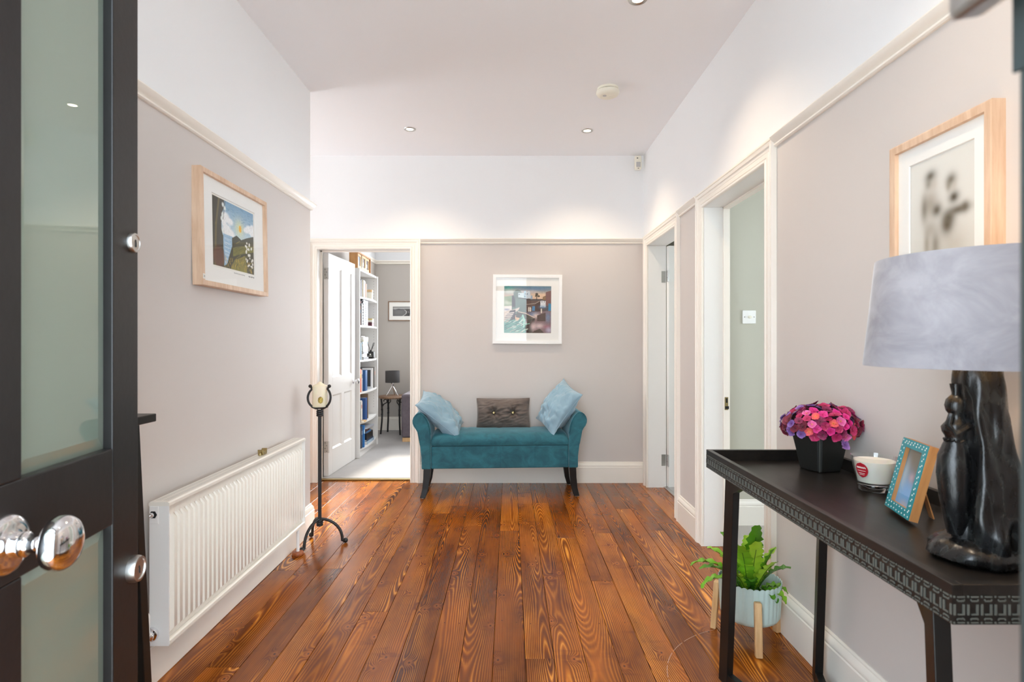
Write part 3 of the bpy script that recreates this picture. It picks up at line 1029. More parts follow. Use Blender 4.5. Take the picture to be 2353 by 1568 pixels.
# ------------------------------------------------------------------ cushions
def pillow(a, b, t, seed=0, nn=30, tufts=(), pinch=.06, wr=.006):
    """pillow in its own plane: width a (x), height b (y), thickness t (z)"""
    mb = MB()
    idx = {}
    vs = []
    for side in (1, -1):
        for j in range(nn + 1):
            for i in range(nn + 1):
                u, v = -1 + 2 * i / nn, -1 + 2 * j / nn
                edge = i in (0, nn) or j in (0, nn)
                if side < 0 and edge:
                    idx[(side, i, j)] = idx[(1, i, j)]
                    continue
                px = u * (1 - pinch * (1 - v * v) * abs(u) ** 3)
                py = v * (1 - pinch * (1 - u * u) * abs(v) ** 3)
                h = (max(0, 1 - u ** 2) * max(0, 1 - v ** 2)) ** .58
                z = h * t / 2
                wv = noise.noise((u * 1.8 + seed * 5.1, v * 1.8, side * 3.3)) * wr * 2.2 + (abs(noise.noise((u * 2.2 + v * 2.0 + seed * 9, v * 5 - u * 3, side))) - .25) * wr * 2.4
                z += wv * min(1, h * 2.0)
                for (tx, ty) in tufts:
                    dx, dy = (u - tx) * a / 2, (v - ty) * b / 2
                    d = math.hypot(dx, dy)
                    an = math.atan2(dy, dx)
                    z -= t * .40 * math.exp(-(d / .024) ** 2)
                    z += .0075 * math.sin(an * 8 + tx * 9) * math.exp(-((d - .035) / .03) ** 2)
                    z -= .010 * math.exp(-(dx / .006) ** 2) * math.exp(-max(0, abs(dy) - .01) / .06)
                if edge:
                    z = 0.004 * noise.noise((u * 3 + seed, v * 3, 1.0))
                idx[(side, i, j)] = len(vs)
                vs.append((px * a / 2, py * b / 2, z * side if not edge else z))
    fs = []
    for side in (1, -1):
        for j in range(nn):
            for i in range(nn):
                q = (idx[(side, i, j)], idx[(side, i + 1, j)], idx[(side, i + 1, j + 1)], idx[(side, i, j + 1)])
                fs.append(q if side > 0 else q[::-1])
    mb.add(vs, fs)
    return mb


def piping(mb, a, b, r, pinch=.06, n=24):
    pts = []
    for k in range(4 * n):
        s_, q = divmod(k, n)
        t = -1 + 2 * q / n
        u, v = [(t, -1), (1, t), (-t, 1), (-1, -t)][s_]
        pts.append((u * (1 - pinch * (1 - v * v) * abs(u) ** 3) * a / 2, v * (1 - pinch * (1 - u * u) * abs(v) ** 3) * b / 2, 0))
    pts.append(pts[0])
    mb.tube(pts, r, 6)
    return mb


def frame_from(e1, e2, c):
    e1 = Vector(e1).normalized()
    n = e1.cross(Vector(e2)).normalized()
    e2 = n.cross(e1)
    Mx = Matrix((e1, e2, n)).transposed().to_4x4()
    Mx.translation = Vector(c)
    return Mx


cl = thing('cushion', 'pale blue striped cushion slumped against the bench arm by the study door', 'cushion', group='pale blue cushions on the bench')
pillow(.43, .42, .185, 1, 44, (), .09, .014).build('cover', M['blue_cotton'], cl, smooth=True, angle=80)
piping(MB(), .43, .42, .0028, .09).build('seam_edge', M['blue_cotton'], cl, smooth=True)
cl.matrix_world = frame_from((-.33, -.05, .27), (-.06, .38, .12), (-.556, 4.555, .618))
cr = thing('cushion', 'pale blue striped cushion propped steeply against the other bench arm', 'cushion', group='pale blue cushions on the bench')
pillow(.405, .40, .185, 4, 44, (), .09, .014).build('cover', M['blue_cotton'], cr, smooth=True, angle=80)
piping(MB(), .405, .40, .0028, .09).build('seam_edge', M['blue_cotton'], cr, smooth=True)
cr.matrix_world = frame_from((.225, -.02, .324), (-.15, .36, .03), (.388, 4.585, .672))
cg = thing('cushion', 'taupe velvet lumbar cushion with two gold buttons in the middle of the bench', 'cushion')
TF = ((-.36, .02), (.36, .02))
pillow(.44, .245, .13, 9, 56, TF, .035, .006).build('cover', M['grey_velvet'], cg, smooth=True, angle=80)
piping(MB(), .44, .245, .0028, .035).build('seam_edge', M['grey_velvet'], cg, smooth=True)
for tx, ty in TF:
    bt = MB()
    bt.lathe([(.010, .018), (.011, .020), (.0085, .0245), (.0005, .026)], (tx * .22, ty * .12, 0), 16)
    for k in range(6):
        a = k * PI / 3
        bt.sphere((tx * .22 + .009 * math.cos(a), ty * .12 + .009 * math.sin(a), .0215), .0038, 8, 6)
    bt.build('button', M['brass'], cg, smooth=True)
cg.matrix_world = frame_from((1, .05, 0), (0, .17, .98), (-.056, 4.715, .606))


# ------------------------------------------------------------------ framed pictures
def framed(name, label, cx, cz, w, h, depth, fw, mat, group=None):
    """frame in the local XZ plane facing -Y, its back at y = 0"""
    t = thing(name, label, 'picture', group=group)
    mb = MB()
    pr = [(0, 0), (0, -depth), (fw * .15, -depth - .001), (fw, -depth), (fw, -depth + .010), (fw, 0)]
    for (d0, y0), (d1, y1) in zip(pr[:-1], pr[1:]):
        p = [(-w / 2 + d0, y0, -h / 2 + d0), (w / 2 - d0, y0, -h / 2 + d0), (w / 2 - d0, y0, h / 2 - d0), (-w / 2 + d0, y0, h / 2 - d0)]
        q = [(-w / 2 + d1, y1, -h / 2 + d1), (w / 2 - d1, y1, -h / 2 + d1), (w / 2 - d1, y1, h / 2 - d1), (-w / 2 + d1, y1, h / 2 - d1)]
        mb.add(p + q, [(i, (i + 1) % 4, 4 + (i + 1) % 4, 4 + i) for i in range(4)])
    mb.build('frame', mat, t)
    box('backing', M['paper'], t, -w / 2 + .003, w / 2 - .003, -.004, -.001, -h / 2 + .003, h / 2 - .003)
    return t


def mat_board(t, w, h, fw, y, win):
    """mat with a window (x0, x1, z0, z1)"""
    x0, x1, z0, z1 = win
    W, H = w / 2 - fw * .8, h / 2 - fw * .8
    mb = MB()
    o4 = [(-W, y, -H), (W, y, -H), (W, y, H), (-W, y, H)]
    i4 = [(x0, y, z0), (x1, y, z0), (x1, y, z1), (x0, y, z1)]
    b4 = [(x0 + .002, y + .003, z0 + .002), (x1 - .002, y + .003, z0 + .002), (x1 - .002, y + .003, z1 - .002), (x0 + .002, y + .003, z1 - .002)]
    mb.loft([o4, i4, b4], True, False)
    return mb.build('mat_board', M['mat_board'], t)


def glaze(t, w, h, fw, y):
    return MB().add([(-w / 2 + fw * .9, y, -h / 2 + fw * .9), (w / 2 - fw * .9, y, -h / 2 + fw * .9), (w / 2 - fw * .9, y, h / 2 - fw * .9), (-w / 2 + fw * .9, y, h / 2 - fw * .9)], [(0, 1, 2, 3)]).build('glazing', M['glazing'], t)


def scribble(name, parent, pts, r):
    return MB().tube(pts, r, 5).build(name, M['ink'], parent)


# --- harbour painting over the bench
W_, H_, F_ = .587, .588, .026
t = framed('framed_picture', 'white framed square harbour painting on the end wall above the bench', 0, 0, W_, H_, .026, F_, M['white'])
mat_board(t, W_, H_, F_, -.014, (-.199, .203, -.203, .198))
c = Canvas(190, 190, (150, 140, 138))
c.grad((86, 132, 150), (226, 190, 160), 0, .30)
c.blob(.08, .05, .12, .07, (60, 160, 150), .8); c.blob(.12, .12, .14, .05, (216, 220, 210), .8)
c.blob(.70, .06, .30, .05, (96, 128, 158), .8); c.blob(.5, .12, .2, .03, (206, 196, 200), .7); c.blob(.78, .20, .25, .05, (234, 200, 164), .8)
c.poly([(0, .24), (.20, .20), (.55, .27), (1, .28), (1, .62), (0, .62)], (88, 82, 82))
c.poly([(0, .23), (.17, .21), (.17, .42), (0, .45)], (150, 168, 140)); c.blob(.08, .35, .08, .05, (216, 220, 206), .8); c.blob(.12, .31, .05, .04, (116, 144, 96), .8)
c.ell(.29, .17, .088, .085, (120, 134, 128)); c.poly([(.21, .17), (.38, .17), (.38, .25), (.21, .25)], (112, 126, 122))
c.poly([(.30, .15), (.42, .145), (.43, .26), (.30, .24)], (206, 220, 224)); c.poly([(.42, .11), (.46, .10), (.47, .26), (.42, .26)], (176, 200, 212))
c.poly([(.47, .13), (.53, .10), (.55, .13), (.57, .26), (.47, .27)], (196, 206, 214)); c.poly([(.57, .20), (.60, .20), (.60, .28), (.56, .28)], (150, 166, 184))
for x, y in ((.32, .18), (.45, .17), (.49, .17), (.44, .22)):
    c.ell(x, y, .011, .013, (92, 112, 128))
c.poly([(.48, .31), (.76, .31), (.76, .53), (.48, .55)], (104, 86, 80)); c.poly([(.66, .36), (.76, .31), (.76, .54), (.66, .53)], (82, 66, 62))
c.line([(.48, .39), (.66, .37), (.75, .32)], .006, (186, 172, 160), .8)
c.poly([(.18, .24), (.47, .29), (.47, .58), (.18, .60)], (120, 138, 132)); c.poly([(.17, .24), (.24, .25), (.24, .45), (.17, .45)], (90, 84, 88))
c.poly([(.35, .40), (.47, .34), (.47, .58), (.30, .56)], (112, 126, 120)); c.poly([(.88, .13), (1, .09), (1, .40), (.88, .42)], (128, 96, 92)); c.poly([(.82, .23), (.88, .20), (.88, .30), (.81, .29)], (140, 112, 84))
c.line([(.69, .29), (.69, .20), (.67, .17)], .008, (54, 50, 48)); c.ell(.69, .175, .030, .028, (46, 50, 46), .9); c.ell(.73, .215, .030, .020, (46, 50, 46), .9); c.ell(.67, .21, .022, .016, (46, 50, 46), .9)
c.poly([(.77, .31), (.88, .315), (.88, .45), (.765, .45)], (222, 224, 226)); c.blob(.82, .44, .07, .03, (110, 146, 178), .8); c.ell(.80, .335, .010, .01, (52, 52, 58)); c.ell(.85, .335, .010, .01, (52, 52, 58))
c.poly([(.60, .425), (.655, .425), (.655, .52), (.595, .52)], (88, 140, 184)); c.poly([(.935, .37), (.995, .37), (.995, .55), (.935, .55)], (58, 136, 176))
c.poly([(.45, .56), (1, .52), (1, 1), (.45, 1)], (132, 110, 112)); c.blob(.62, .60, .10, .05, (104, 138, 174), .8); c.blob(.93, .66, .06, .10, (118, 140, 170), .8)
c.poly([(.28, .54), (.40, .56), (.65, .68), (.60, .73), (.45, .70), (.25, .66)], (98, 94, 88)); c.line([(.30, .545), (.45, .575), (.64, .665)], .007, (226, 206, 186)); c.blob(.68, .63, .07, .05, (228, 206, 196), .9)
c.poly([(.70, .62), (.88, .56), (.88, .74), (.70, .74)], (92, 78, 74)); c.poly([(.50, .72), (.66, .68), (.60, 1), (.46, 1)], (84, 84, 78))
c.line([(.63, .70), (.57, .80), (.66, .98)], .014, (70, 56, 52)); c.line([(.53, .78), (.50, .98)], .018, (74, 62, 58)); c.blob(.62, .86, .05, .08, (222, 196, 196), .9); c.blob(.75, .84, .10, .05, (226, 206, 206), .8); c.blob(.90, .86, .08, .04, (166, 104, 116), .8); c.blob(.95, .93, .06, .06, (196, 190, 214), .8)
c.poly([(.56, 1), (.66, .94), (.76, .90), (.86, 1)], (90, 80, 72))
c.poly([(0, .43), (.17, .42), (.17, .55), (0, .60)], (232, 226, 220)); c.blob(.06, .50, .06, .02, (128, 134, 168), .8)
c.poly([(0, .55), (.20, .50), (.34, .45), (.30, .52), (.16, .60), (0, .72)], (216, 202, 190)); c.poly([(.14, .52), (.25, .50), (.24, .74), (.02, .76), (.02, .66)], (92, 82, 84))
for k in range(6):
    c.line([(.0 + .03 * k * .3, .76 - .035 * k), (.10 + .022 * k, .745 - .036 * k)], .010, (228, 216, 208))
c.poly([(0, .76), (.18, .72), (.30, .73), (.40, .60), (.47, .74), (.46, 1), (0, 1)], (120, 166, 156))
rg = random.Random(3)
for k in range(46):
    x, y = rg.uniform(0, .42), rg.uniform(.74, .98)
    l_ = rg.uniform(.04, .13)
    c.line([(x, y), (x + l_ * .5, y - l_ * .30), (x + l_, y - l_ * .42)], rg.uniform(.004, .009), rg.choice([(226, 226, 214), (150, 204, 186), (74, 108, 110), (200, 186, 172), (90, 150, 140)]), .9)
c.line([(.40, .62), (.43, .72), (.42, .86)], .016, (176, 222, 206), .9); c.line([(.33, .78), (.40, .70)], .010, (206, 230, 216), .9)
for x, y in ((.525, .47), (.56, .47), (.79, .50)):
    c.ell(x, y - .015, .011, .012, (226, 206, 186)); c.line([(x, y), (x, y + .06)], .012, (232, 222, 206))
c.grain(.22, 2, 2)
c.mesh('print', (-.199, -.0105, .198), (.402, 0, 0), (0, 0, -.401), M['print'], t)
glaze(t, W_, H_, F_, -.018)
t.location = (.147, YF, 1.4725)
t.rotation_euler = (0, R(0.4), 0)

# --- landscape print on the left wall
W_, H_, F_ = .615, .475, .020
t = framed('framed_picture', 'oak framed landscape print with a yellow sun on the wall above the radiator', 0, 0, W_, H_, .040, F_, M['oak'])
mat_board(t, W_, H_, F_, -.026, (-.200, .200, -.150, .160))
c = Canvas(170, 130, (236, 234, 226))
ok_ = (c.u > .03) & (c.u < .97) & (c.w > .03) & (c.w < .97)
c.put(ok_, (92, 84, 40))
c.grad((112, 158, 190), (190, 214, 222), .03, .5, ok_ & (c.w < .52))
c.blob(.62, .34, .10, .12, (226, 226, 170), .8)
for k in range(30):
    x, y = rg.uniform(.3, .95), rg.uniform(.05, .28)
    c.line([(x, y), (x + .05, y + rg.uniform(-.02, .02))], .004, (84, 140, 176), .7)
for x, y, a, b in ((.30, .26, .09, .07), (.40, .30, .07, .05), (.33, .44, .10, .09), (.42, .47, .08, .06), (.27, .34, .05, .06), (.86, .30, .09, .06), (.94, .27, .06, .06), (.78, .33, .06, .04), (.93, .34, .05, .05)):
    c.ell(x, y, a, b, (238, 240, 240), 1, .25)
c.ell(.635, .345, .032, .052, (242, 186, 40))
c.poly([(.25, .50), (.46, .50), (.44, .66), (.34, .90), (.26, .95), (.25, .72)], (150, 186, 212))
for k in range(22):
    y = rg.uniform(.52, .9)
    c.line([(.28, y), (.28 + rg.uniform(.03, .14), y + .01)], .004, (206, 222, 232), .8)
c.poly([(.44, .52), (.55, .46), (.66, .50), (.80, .44), (.97, .38), (.97, .97), (.30, .97), (.36, .82), (.44, .64)], (46, 50, 26))
c.poly([(.46, .66), (.62, .60), (.97, .52), (.97, .62), (.70, .70), (.46, .78)], (112, 112, 42)); c.poly([(.40, .97), (.50, .82), (.76, .72), (.80, .97)], (128, 122, 46)); c.poly([(.46, .60), (.80, .54), (.97, .55), (.97, .50), (.66, .52)], (66, 66, 30))
for k in range(46):
    x, y = rg.uniform(.45, .95), rg.uniform(.56, .95)
    c.line([(x, y), (x + .09, y - .05)], .004, rg.choice([(158, 146, 56), (60, 62, 24), (96, 92, 34)]), .7)
c.poly([(.03, .03), (.28, .03), (.27, .14), (.22, .24), (.21, .44), (.25, .56), (.25, .74), (.22, .90), (.26, .97), (.03, .97)], (46, 42, 24)); c.line([(.17, .03), (.10, .40), (.07, .97)], .016, (112, 96, 40), .8)
c.ell(.15, .84, .12, .14, (96, 50, 26), .9, .2); c.line([(.30, .04), (.25, .30)], .006, (60, 60, 40))
for x, y in ((.25, .10), (.29, .14), (.24, .24), (.22, .30), (.24, .46)):
    c.ell(x, y, .022, .03, (226, 232, 228), 1, .3)
for k in range(70):
    x, y = rg.uniform(.28, .95), rg.uniform(.84, .97)
    c.line([(x, y), (x + rg.uniform(-.03, .03), y - .05)], .003, rg.choice([(212, 172, 48), (170, 146, 48), (84, 80, 30)]), .9)
for k in range(30):
    y = rg.uniform(.50, .86)
    c.ell(rg.uniform(.76, .94), y, rg.uniform(.010, .020), rg.uniform(.012, .022), (236, 236, 228), 1, .3)
c.grain(.2, 2, 2)
c.a = np.where(ok_[..., None], c.a, np.array(lin(238, 236, 228)[:3]))
c.mesh('print', (-.200, -.022, .160), (.400, 0, 0), (0, 0, -.310), M['print'], t)
glaze(t, W_, H_, F_, -.031)
st = box('lot_sticker', M['paper'], t, -W_ / 2 + .0015, -W_ / 2 + .0195, -.0415, -.0408, -.213, -.193)
fc = bpy.data.curves.new('sticker_number', 'FONT')
fc.body = '28'
fc.size = .012
fc.align_x = 'CENTER'
fo = bpy.data.objects.new('sticker_number', fc)
COL.objects.link(fo)
fc.materials.append(M['ink'])
bpy.context.view_layer.update()
me_ = bpy.data.meshes.new_from_object(fo.evaluated_get(bpy.context.evaluated_depsgraph_get()))
bpy.data.objects.remove(fo)
fo = bpy.data.objects.new('sticker_number', me_)
COL.objects.link(fo)
fo.parent = st
fo.location = (-W_ / 2 + .0105, -.0417, -.207)
fo.rotation_euler = (R(90), 0, 0)
scribble('pencil_caption', t, [(-.02 + .005 * k, -.0265, -.157 + .003 * math.sin(k * 2.1)) for k in range(22)], .0005)
scribble('pencil_signature', t, [(.12 + .004 * k, -.0265, -.157 + .004 * math.sin(k * 2.6)) for k in range(16)], .0006)
t.location = (XL, 2.567, 1.6635)
t.rotation_euler = (R(-1.0), 0, R(90))

# --- soft portrait print on the right wall
W_, H_, F_ = .352, .440, .022
t = framed('framed_picture', 'oak framed portrait of two blurred figures above the grey lampshade', 0, 0, W_, H_, .032, F_, M['oak'])
mat_board(t, W_, H_, F_, -.020, (-.112, .112, -.138, .152))
c = Canvas(120, 150, (222, 221, 214))
c.blob(.5, .9, .5, .3, (206, 204, 194), .7)
B_ = (96, 84, 58)
for x, y, a, b, al, col in ((.34, .17, .09, .055, .95, (84, 76, 60)), (.31, .24, .06, .05, .6, B_), (.40, .25, .06, .06, .5, (190, 180, 166)), (.34, .42, .12, .12, .75, (150, 138, 120)), (.24, .46, .06, .13, .7, B_), (.44, .50, .08, .06, .95, (84, 74, 52)),
                            (.34, .66, .09, .08, .55, (146, 134, 114)), (.28, .80, .05, .14, .65, (130, 116, 92)), (.42, .82, .07, .13, .75, (112, 100, 78)), (.30, .94, .06, .03, .7, (104, 96, 78)), (.44, .93, .06, .04, .5, (120, 108, 88)),
                            (.66, .27, .08, .06, .9, (92, 84, 66)), (.70, .33, .05, .05, .5, (196, 186, 172)), (.62, .32, .04, .05, .6, (130, 116, 92)), (.70, .43, .08, .055, .98, (72, 60, 34)), (.76, .55, .17, .045, .9, (84, 72, 46)), (.60, .66, .10, .09, .98, (80, 66, 38)), (.62, .60, .09, .06, .9, (80, 68, 40)), (.86, .54, .06, .05, .8, (92, 80, 56)), (.70, .84, .18, .12, .35, (176, 162, 142))):
    c.blob(x, y, a, b, col, al)
c.mesh('print', (-.110, -.0165, .150), (.220, 0, 0), (0, 0, -.286), M['print'], t)
glaze(t, W_, H_, F_, -.024)
scribble('signature', t, [(.045 + .0032 * k, -.0205, -.153 + .005 * math.sin(k * 2.3) + .0004 * k) for k in range(20)], .0006)
scribble('signature', t, [(.055 + .003 * k, -.0205, -.166 + .006 * math.sin(k * 1.9) + .0003 * k) for k in range(22)], .0006)
t.location = (XR, 1.478, 1.5375)
t.rotation_euler = (0, 0, R(-90))

# --- panorama in the study
W_, H_, F_ = .52, .262, .012
t = framed('framed_picture', 'thin framed black and white coast panorama on the study wall', 0, 0, W_, H_, .018, F_, M['table_wood'])
mat_board(t, W_, H_, F_, -.010, (-.200, .200, -.068, .062))
c = Canvas(110, 44, (120, 118, 116))
c.grad((112, 111, 110), (196, 195, 194), 0, .28)
c.poly([(0, .30), (.5, .25), (1, .30), (1, 1), (0, 1)], (92, 91, 92)); c.blob(.2, .6, .2, .3, (122, 121, 122), .6)
c.poly([(.10, .29), (.2, .25), (.42, .30), (.34, .33), (.14, .33)], (44, 44, 44)); c.poly([(.40, .33), (.55, .24), (1, .22), (1, 1), (.30, 1), (.45, .72), (.44, .5)], (58, 56, 56)); c.line([(.40, .38), (.46, .52), (.44, .75), (.33, .98)], .012, (206, 206, 204))
for k in range(60):
    c.ell(rg.uniform(.5, .98), rg.uniform(.4, .95), .012, .05, rg.choice([(150, 148, 146), (24, 24, 24), (100, 98, 96)]))
c.blob(0, .5, .03, 1, (20, 20, 20), .9)
c.mesh('print', (-.200, -.0075, .062), (.400, 0, 0), (0, 0, -.130), M['print'], t)
glaze(t, W_, H_, F_, -.013)
t.location = (-1.365, 7.60, 1.605)

# ------------------------------------------------------------------ radiator
X0, X1, Y0, Y1, Z0, Z1 = -1.232, -1.165, 1.942, 3.232, .163, .652
rad = thing('radiator', 'cream ribbed panel radiator on the left wall', 'radiator', ((X0 + X1) / 2, (Y0 + Y1) / 2, 0))
# ribbed front panel
mb = MB()
nr = 38
pitch = (Y1 - Y0 - .05) / nr
prof = [(Y0 + .004, 0)]
for k in range(nr):
    y = Y0 + .025 + k * pitch
    prof += [(y, 0), (y + pitch * .12, 0), (y + pitch * .24, .015), (y + pitch * .76, .015), (y + pitch * .88, 0)]
prof += [(Y1 - .025, 0), (Y1 - .004, 0)]
rows_ = [(Z0 + .004, 0), (Z0 + .030, 0), (Z0 + .046, 1), (Z1 - .066, 1), (Z1 - .050, 0), (Z1 - .010, 0)]
rings = [[(X1 - .015 + d * f, y, z) for y, d in prof] for z, f in rows_]
mb.loft(rings, False, False)
mb.build('front_panel', M['radiator'], rad, smooth=True, angle=50)
box('back_panel', M['radiator'], rad, X0, X0 + .012, Y0 + .004, Y1 - .004, Z0 + .004, Z1 - .012)
for a, b in ((Y0, Y0 + .0035), (Y1 - .0035, Y1)):
    box('side_panel', M['white'], rad, X0, X1 + .001, a, b, Z0 - .004, Z1 - .012, .001)
mb = MB()
mb.prism([(X1 - .012, Z0), (X1 + .002, Z0), (X1 + .002, Z0 + .012), (X1 - .004, Z0 + .016), (X1 - .012, Z0 + .016)], 'y', Y0 + .004, Y1 - .004)
mb.build('bottom_lip', M['radiator'], rad)
mb = MB()
mb.prism([(X0 - .001, Z1 - .014), (X1 + .003, Z1 - .014), (X1 + .003, Z1 - .004), (X1 - .003, Z1), (X0 + .003, Z1), (X0 - .001, Z1 - .004)], 'y', Y0 - .002, Y1 + .002)
tg = mb.build('top_grille', M['radiator'], rad)
gs = MB()
for k in range(128):
    y = Y0 + .02 + k * .0098
    for xa, xb in ((X0 + .010, X0 + .029), (X0 + .036, X0 + .055)):
        gs.add([(xa, y, Z1 + .0003), (xb, y, Z1 + .0003), (xb, y + .0032, Z1 + .0003), (xa, y + .0032, Z1 + .0003)], [(0, 1, 2, 3)])
g_ = gs.build('grille_slots', M['grey_plastic'], tg)
g_['kind'] = 'stuff'
vp = box('vent_plate', M['white'], rad, X0 + .002, X0 + .034, Y0 - .004, Y0, Z1 - .075, Z1 - .014, .006, seg=3)
MB().lathe([(.0135, 0), (.0125, -.0012)], (X0 + .016, Y0 - .004, Z1 - .043), 6, 'y').build('bleed_recess', M['dark'], vp)
MB().lathe([(.008, 0), (.0085, -.008), (.006, -.012), (.003, -.012), (.003, -.009)], (X0 + .014, Y0 - .004, Z1 - .043), 12, 'y').build('bleed_valve', M['chrome'], vp, smooth=True)
vl = MB()
vl.lathe([(.024, .002), (.025, -.006), (.022, -.012), (.017, -.014), (.017, -.024), (.012, -.030)], (X0 + .010, Y0, Z0 + .038), 24, 'y')
vl.build('valve', M['chrome'], rad, smooth=True)
MB().lathe([(.011, -.06), (.0125, -.05), (.0125, .04), (.009, .05)], (X0 + .008, Y0 - .03, Z0 + .07), 16).build('valve_body', M['white'], rad, smooth=True)
MB().tube([(-1.192, Y1 - .035, Z0 + .01), (-1.192, Y1 - .035, .004)], .0085, 12).build('pipe', M['white'], rad, smooth=True)
t = thing('pipe_collar', 'varnished wooden pipe collar on the floor under the radiator end', 'pipe collar', (-1.192, Y1 - .035, 0))
MB().lathe([(.013, .0), (.031, .0), (.033, .004), (.032, .014), (.028, .020), (.013, .021)], (-1.192, Y1 - .035, 0), 24).build('collar', M['collar_wood'], t, smooth=True)
t = thing('brass_clip', 'small aged brass clip lying on top of the radiator', 'clip', (-1.200, 2.755, Z1))
mb = MB()
pts_o = [(-.024 + .048 * k / 10, .014 + .014 * (abs(k - 5) / 5) ** 2) for k in range(11)]
mb.prism([(2.755 + y, Z1 + z) for y, z in pts_o] + [(2.755 + .022, Z1 + .001), (2.755 - .022, Z1 + .001)], 'x', -1.212, -1.186)
mb.build('saddle', M['brass'], t, .0015)
MB().lathe([(.006, .0), (.0065, .010), (.004, .014)], (-1.196, 2.722, Z1 + .0005), 12).build('peg', M['brass'], t, smooth=True)

# ------------------------------------------------------------------ black stand behind the entrance door
SX0, SX1, SY0, SY1, SZ = -1.238, -1.056, 1.38, 1.70, .985
t = thing('plant_stand', 'tall black stand between the entrance door and the radiator', 'stand', ((SX0 + SX1) / 2, (SY0 + SY1) / 2, 0))
box('top', M['black_wood'], t, SX0, SX1, SY0, SY1, SZ - .024, SZ, .003)
for lx, sx_ in ((SX0 + .055, -1), (SX1 - .058, 1)):
    for ly, sy_ in ((SY0 + .05, -1), (SY1 - .03, 1)):
        mb = MB()
        w0 = .016
        fx = lx + (.030 if sx_ > 0 else -.035)
        fy = ly + sy_ * .022
        mb.loft([[(lx - w0, ly - w0, SZ - .022), (lx + w0, ly - w0, SZ - .022), (lx + w0, ly + w0, SZ - .022), (lx - w0, ly + w0, SZ - .022)],
                 [(fx - .017, fy - .017, 0.001), (fx + .017, fy - .017, 0.001), (fx + .017, fy + .017, 0.001), (fx - .017, fy + .017, 0.001)]])
        mb.build('leg', M['black_wood'], t, .002)
box('apron', M['black_wood'], t, SX0 + .05, SX1 - .05, SY0 + .04, SY1 - .03, SZ - .075, SZ - .024)
box('apron', M['black_wood'], t, SX0 + .04, SX1 - .05, SY0 + .05, SY1 - .04, .42, .46)

# ------------------------------------------------------------------ floor candle holder
CX, CY = -1.127, 3.37
t = thing('candle_stand', 'black wrought-iron floor candle holder at the corner of the left wall', 'candle holder', (CX, CY, 0))
MB().tube([(CX, CY, .125), (CX, CY, .77)], .0105, 12).build('pole', M['iron'], t, smooth=True)
for a in (248, 8, 128):
    ar = R(a)
    d = Vector((math.cos(ar), math.sin(ar), 0))
    pts = []
    for k in range(13):
        u = k / 12
        rr_ = .006 + .128 * (1 - math.cos(u * PI / 2) ** 1.15) if False else .006 + .124 * math.sin(u * PI / 2) ** 1.1
        z_ = .132 * math.cos(u * PI / 2) ** .9 + .016
        pts.append((CX + d.x * rr_, CY + d.y * rr_, z_))
    pts += [(CX + d.x * .140, CY + d.y * .140, .0125), (CX + d.x * .148, CY + d.y * .148, .016)]
    lg = MB()
    lg.tube(pts, [.0085] * len(pts), 10)
    lo_ = lg.build('leg', M['iron'], t, smooth=True)
    MB().sphere((CX + d.x * .148, CY + d.y * .148, .0150), .0145, 14, 10).build('ball_foot', M['iron'], lo_, smooth=True)
for z in (.126, .775):
    w_ = MB()
    for k in range(3):
        w_.lathe([(.012, -.008), (.0185, -.005), (.020, 0), (.0185, .005), (.012, .008)], (CX, CY, z + (k - 1) * .012), 18)
    w_.build('collar', M['iron'], t, smooth=True)
MB().lathe([(.004, .800), (.020, .802), (.046, .808), (.048, .812), (.044, .812), (.0005, .806)], (CX, CY, 0), 28).build('drip_tray', M['iron'], t, smooth=True)
for sg in (-1, 1):
    pts = []
    for k in range(15):
        a = R(-90 + sg * (8 + 128 * k / 14))
        rx = .066
        pts.append((CX + rx * math.cos(a) * 1.02, CY - .012 * math.sin(k / 14 * PI), .868 + .068 * math.sin(a)))
    q = pts[-1]
    pts += [(q[0] + sg * .004, q[1], q[2] + .012), (q[0] + sg * .010, q[1], q[2] + .018)]
    ao = MB()
    ao.tube(pts, .0065, 10)
    a_ = ao.build('arm', M['iron'], t, smooth=True)
    MB().sphere((pts[-1][0], pts[-1][1], pts[-1][2]), .0105, 12, 8).build('ball_tip', M['iron'], a_, smooth=True)


def wax(name, col, ss=.4):
    s = NT(name)
    n_ = s.noise(s.obj(), 30, 3)
    c_ = s.mix(s.m('MULTIPLY', n_, .25), col, lin(226, 206, 170))
    return s.done(c_, .5, Subsurface_Weight=ss, Subsurface_Radius=(.02, .012, .006), Subsurface_Scale=.5)


M['wax'] = wax('ivory_wax', lin(240, 230, 204))
M['white_wax'] = wax('white_wax', lin(246, 242, 234), .3)
cd = thing('pillar_candle', 'ivory pillar candle with a gold medallion in the iron floor holder', 'candle', (CX, CY, .812))
MB().lathe([(.040, .813), (.0415, .816), (.0415, .935), (.039, .940), (.030, .944), (.012, .955), (.004, .962), (.0005, .963)], (CX, CY, 0), 36).build('wax', M['wax'], cd, smooth=True)
md = MB()
ang = R(-78)
for k in range(1):
    cxx, cyy = CX + .0418 * math.cos(R(-70)), CY + .0418 * math.sin(R(-70))
n_ = 20
rim = []
pts = []
for j in range(9):
    v = -1 + 2 * j / 8
    wdt = math.sqrt(max(0, 1 - v * v)) * (1 + .06 * math.cos(4 * PI * v))
    for i in range(7):
        u = -1 + 2 * i / 6
        a = R(-66) + u * wdt * .34
        bump_ = .0012 if (i + j) % 2 else .0004
        pts.append((CX + (.0418 + bump_) * math.cos(a), CY + (.0418 + bump_) * math.sin(a), .856 + v * .021))
md.add(pts, [(j * 7 + i, j * 7 + i + 1, (j + 1) * 7 + i + 1, (j + 1) * 7 + i) for j in range(8) for i in range(6)])
md.build('medallion', plain('old_gold', (.40, .29, .08, 1), .35, .5, 160, metal=1.0), cd)
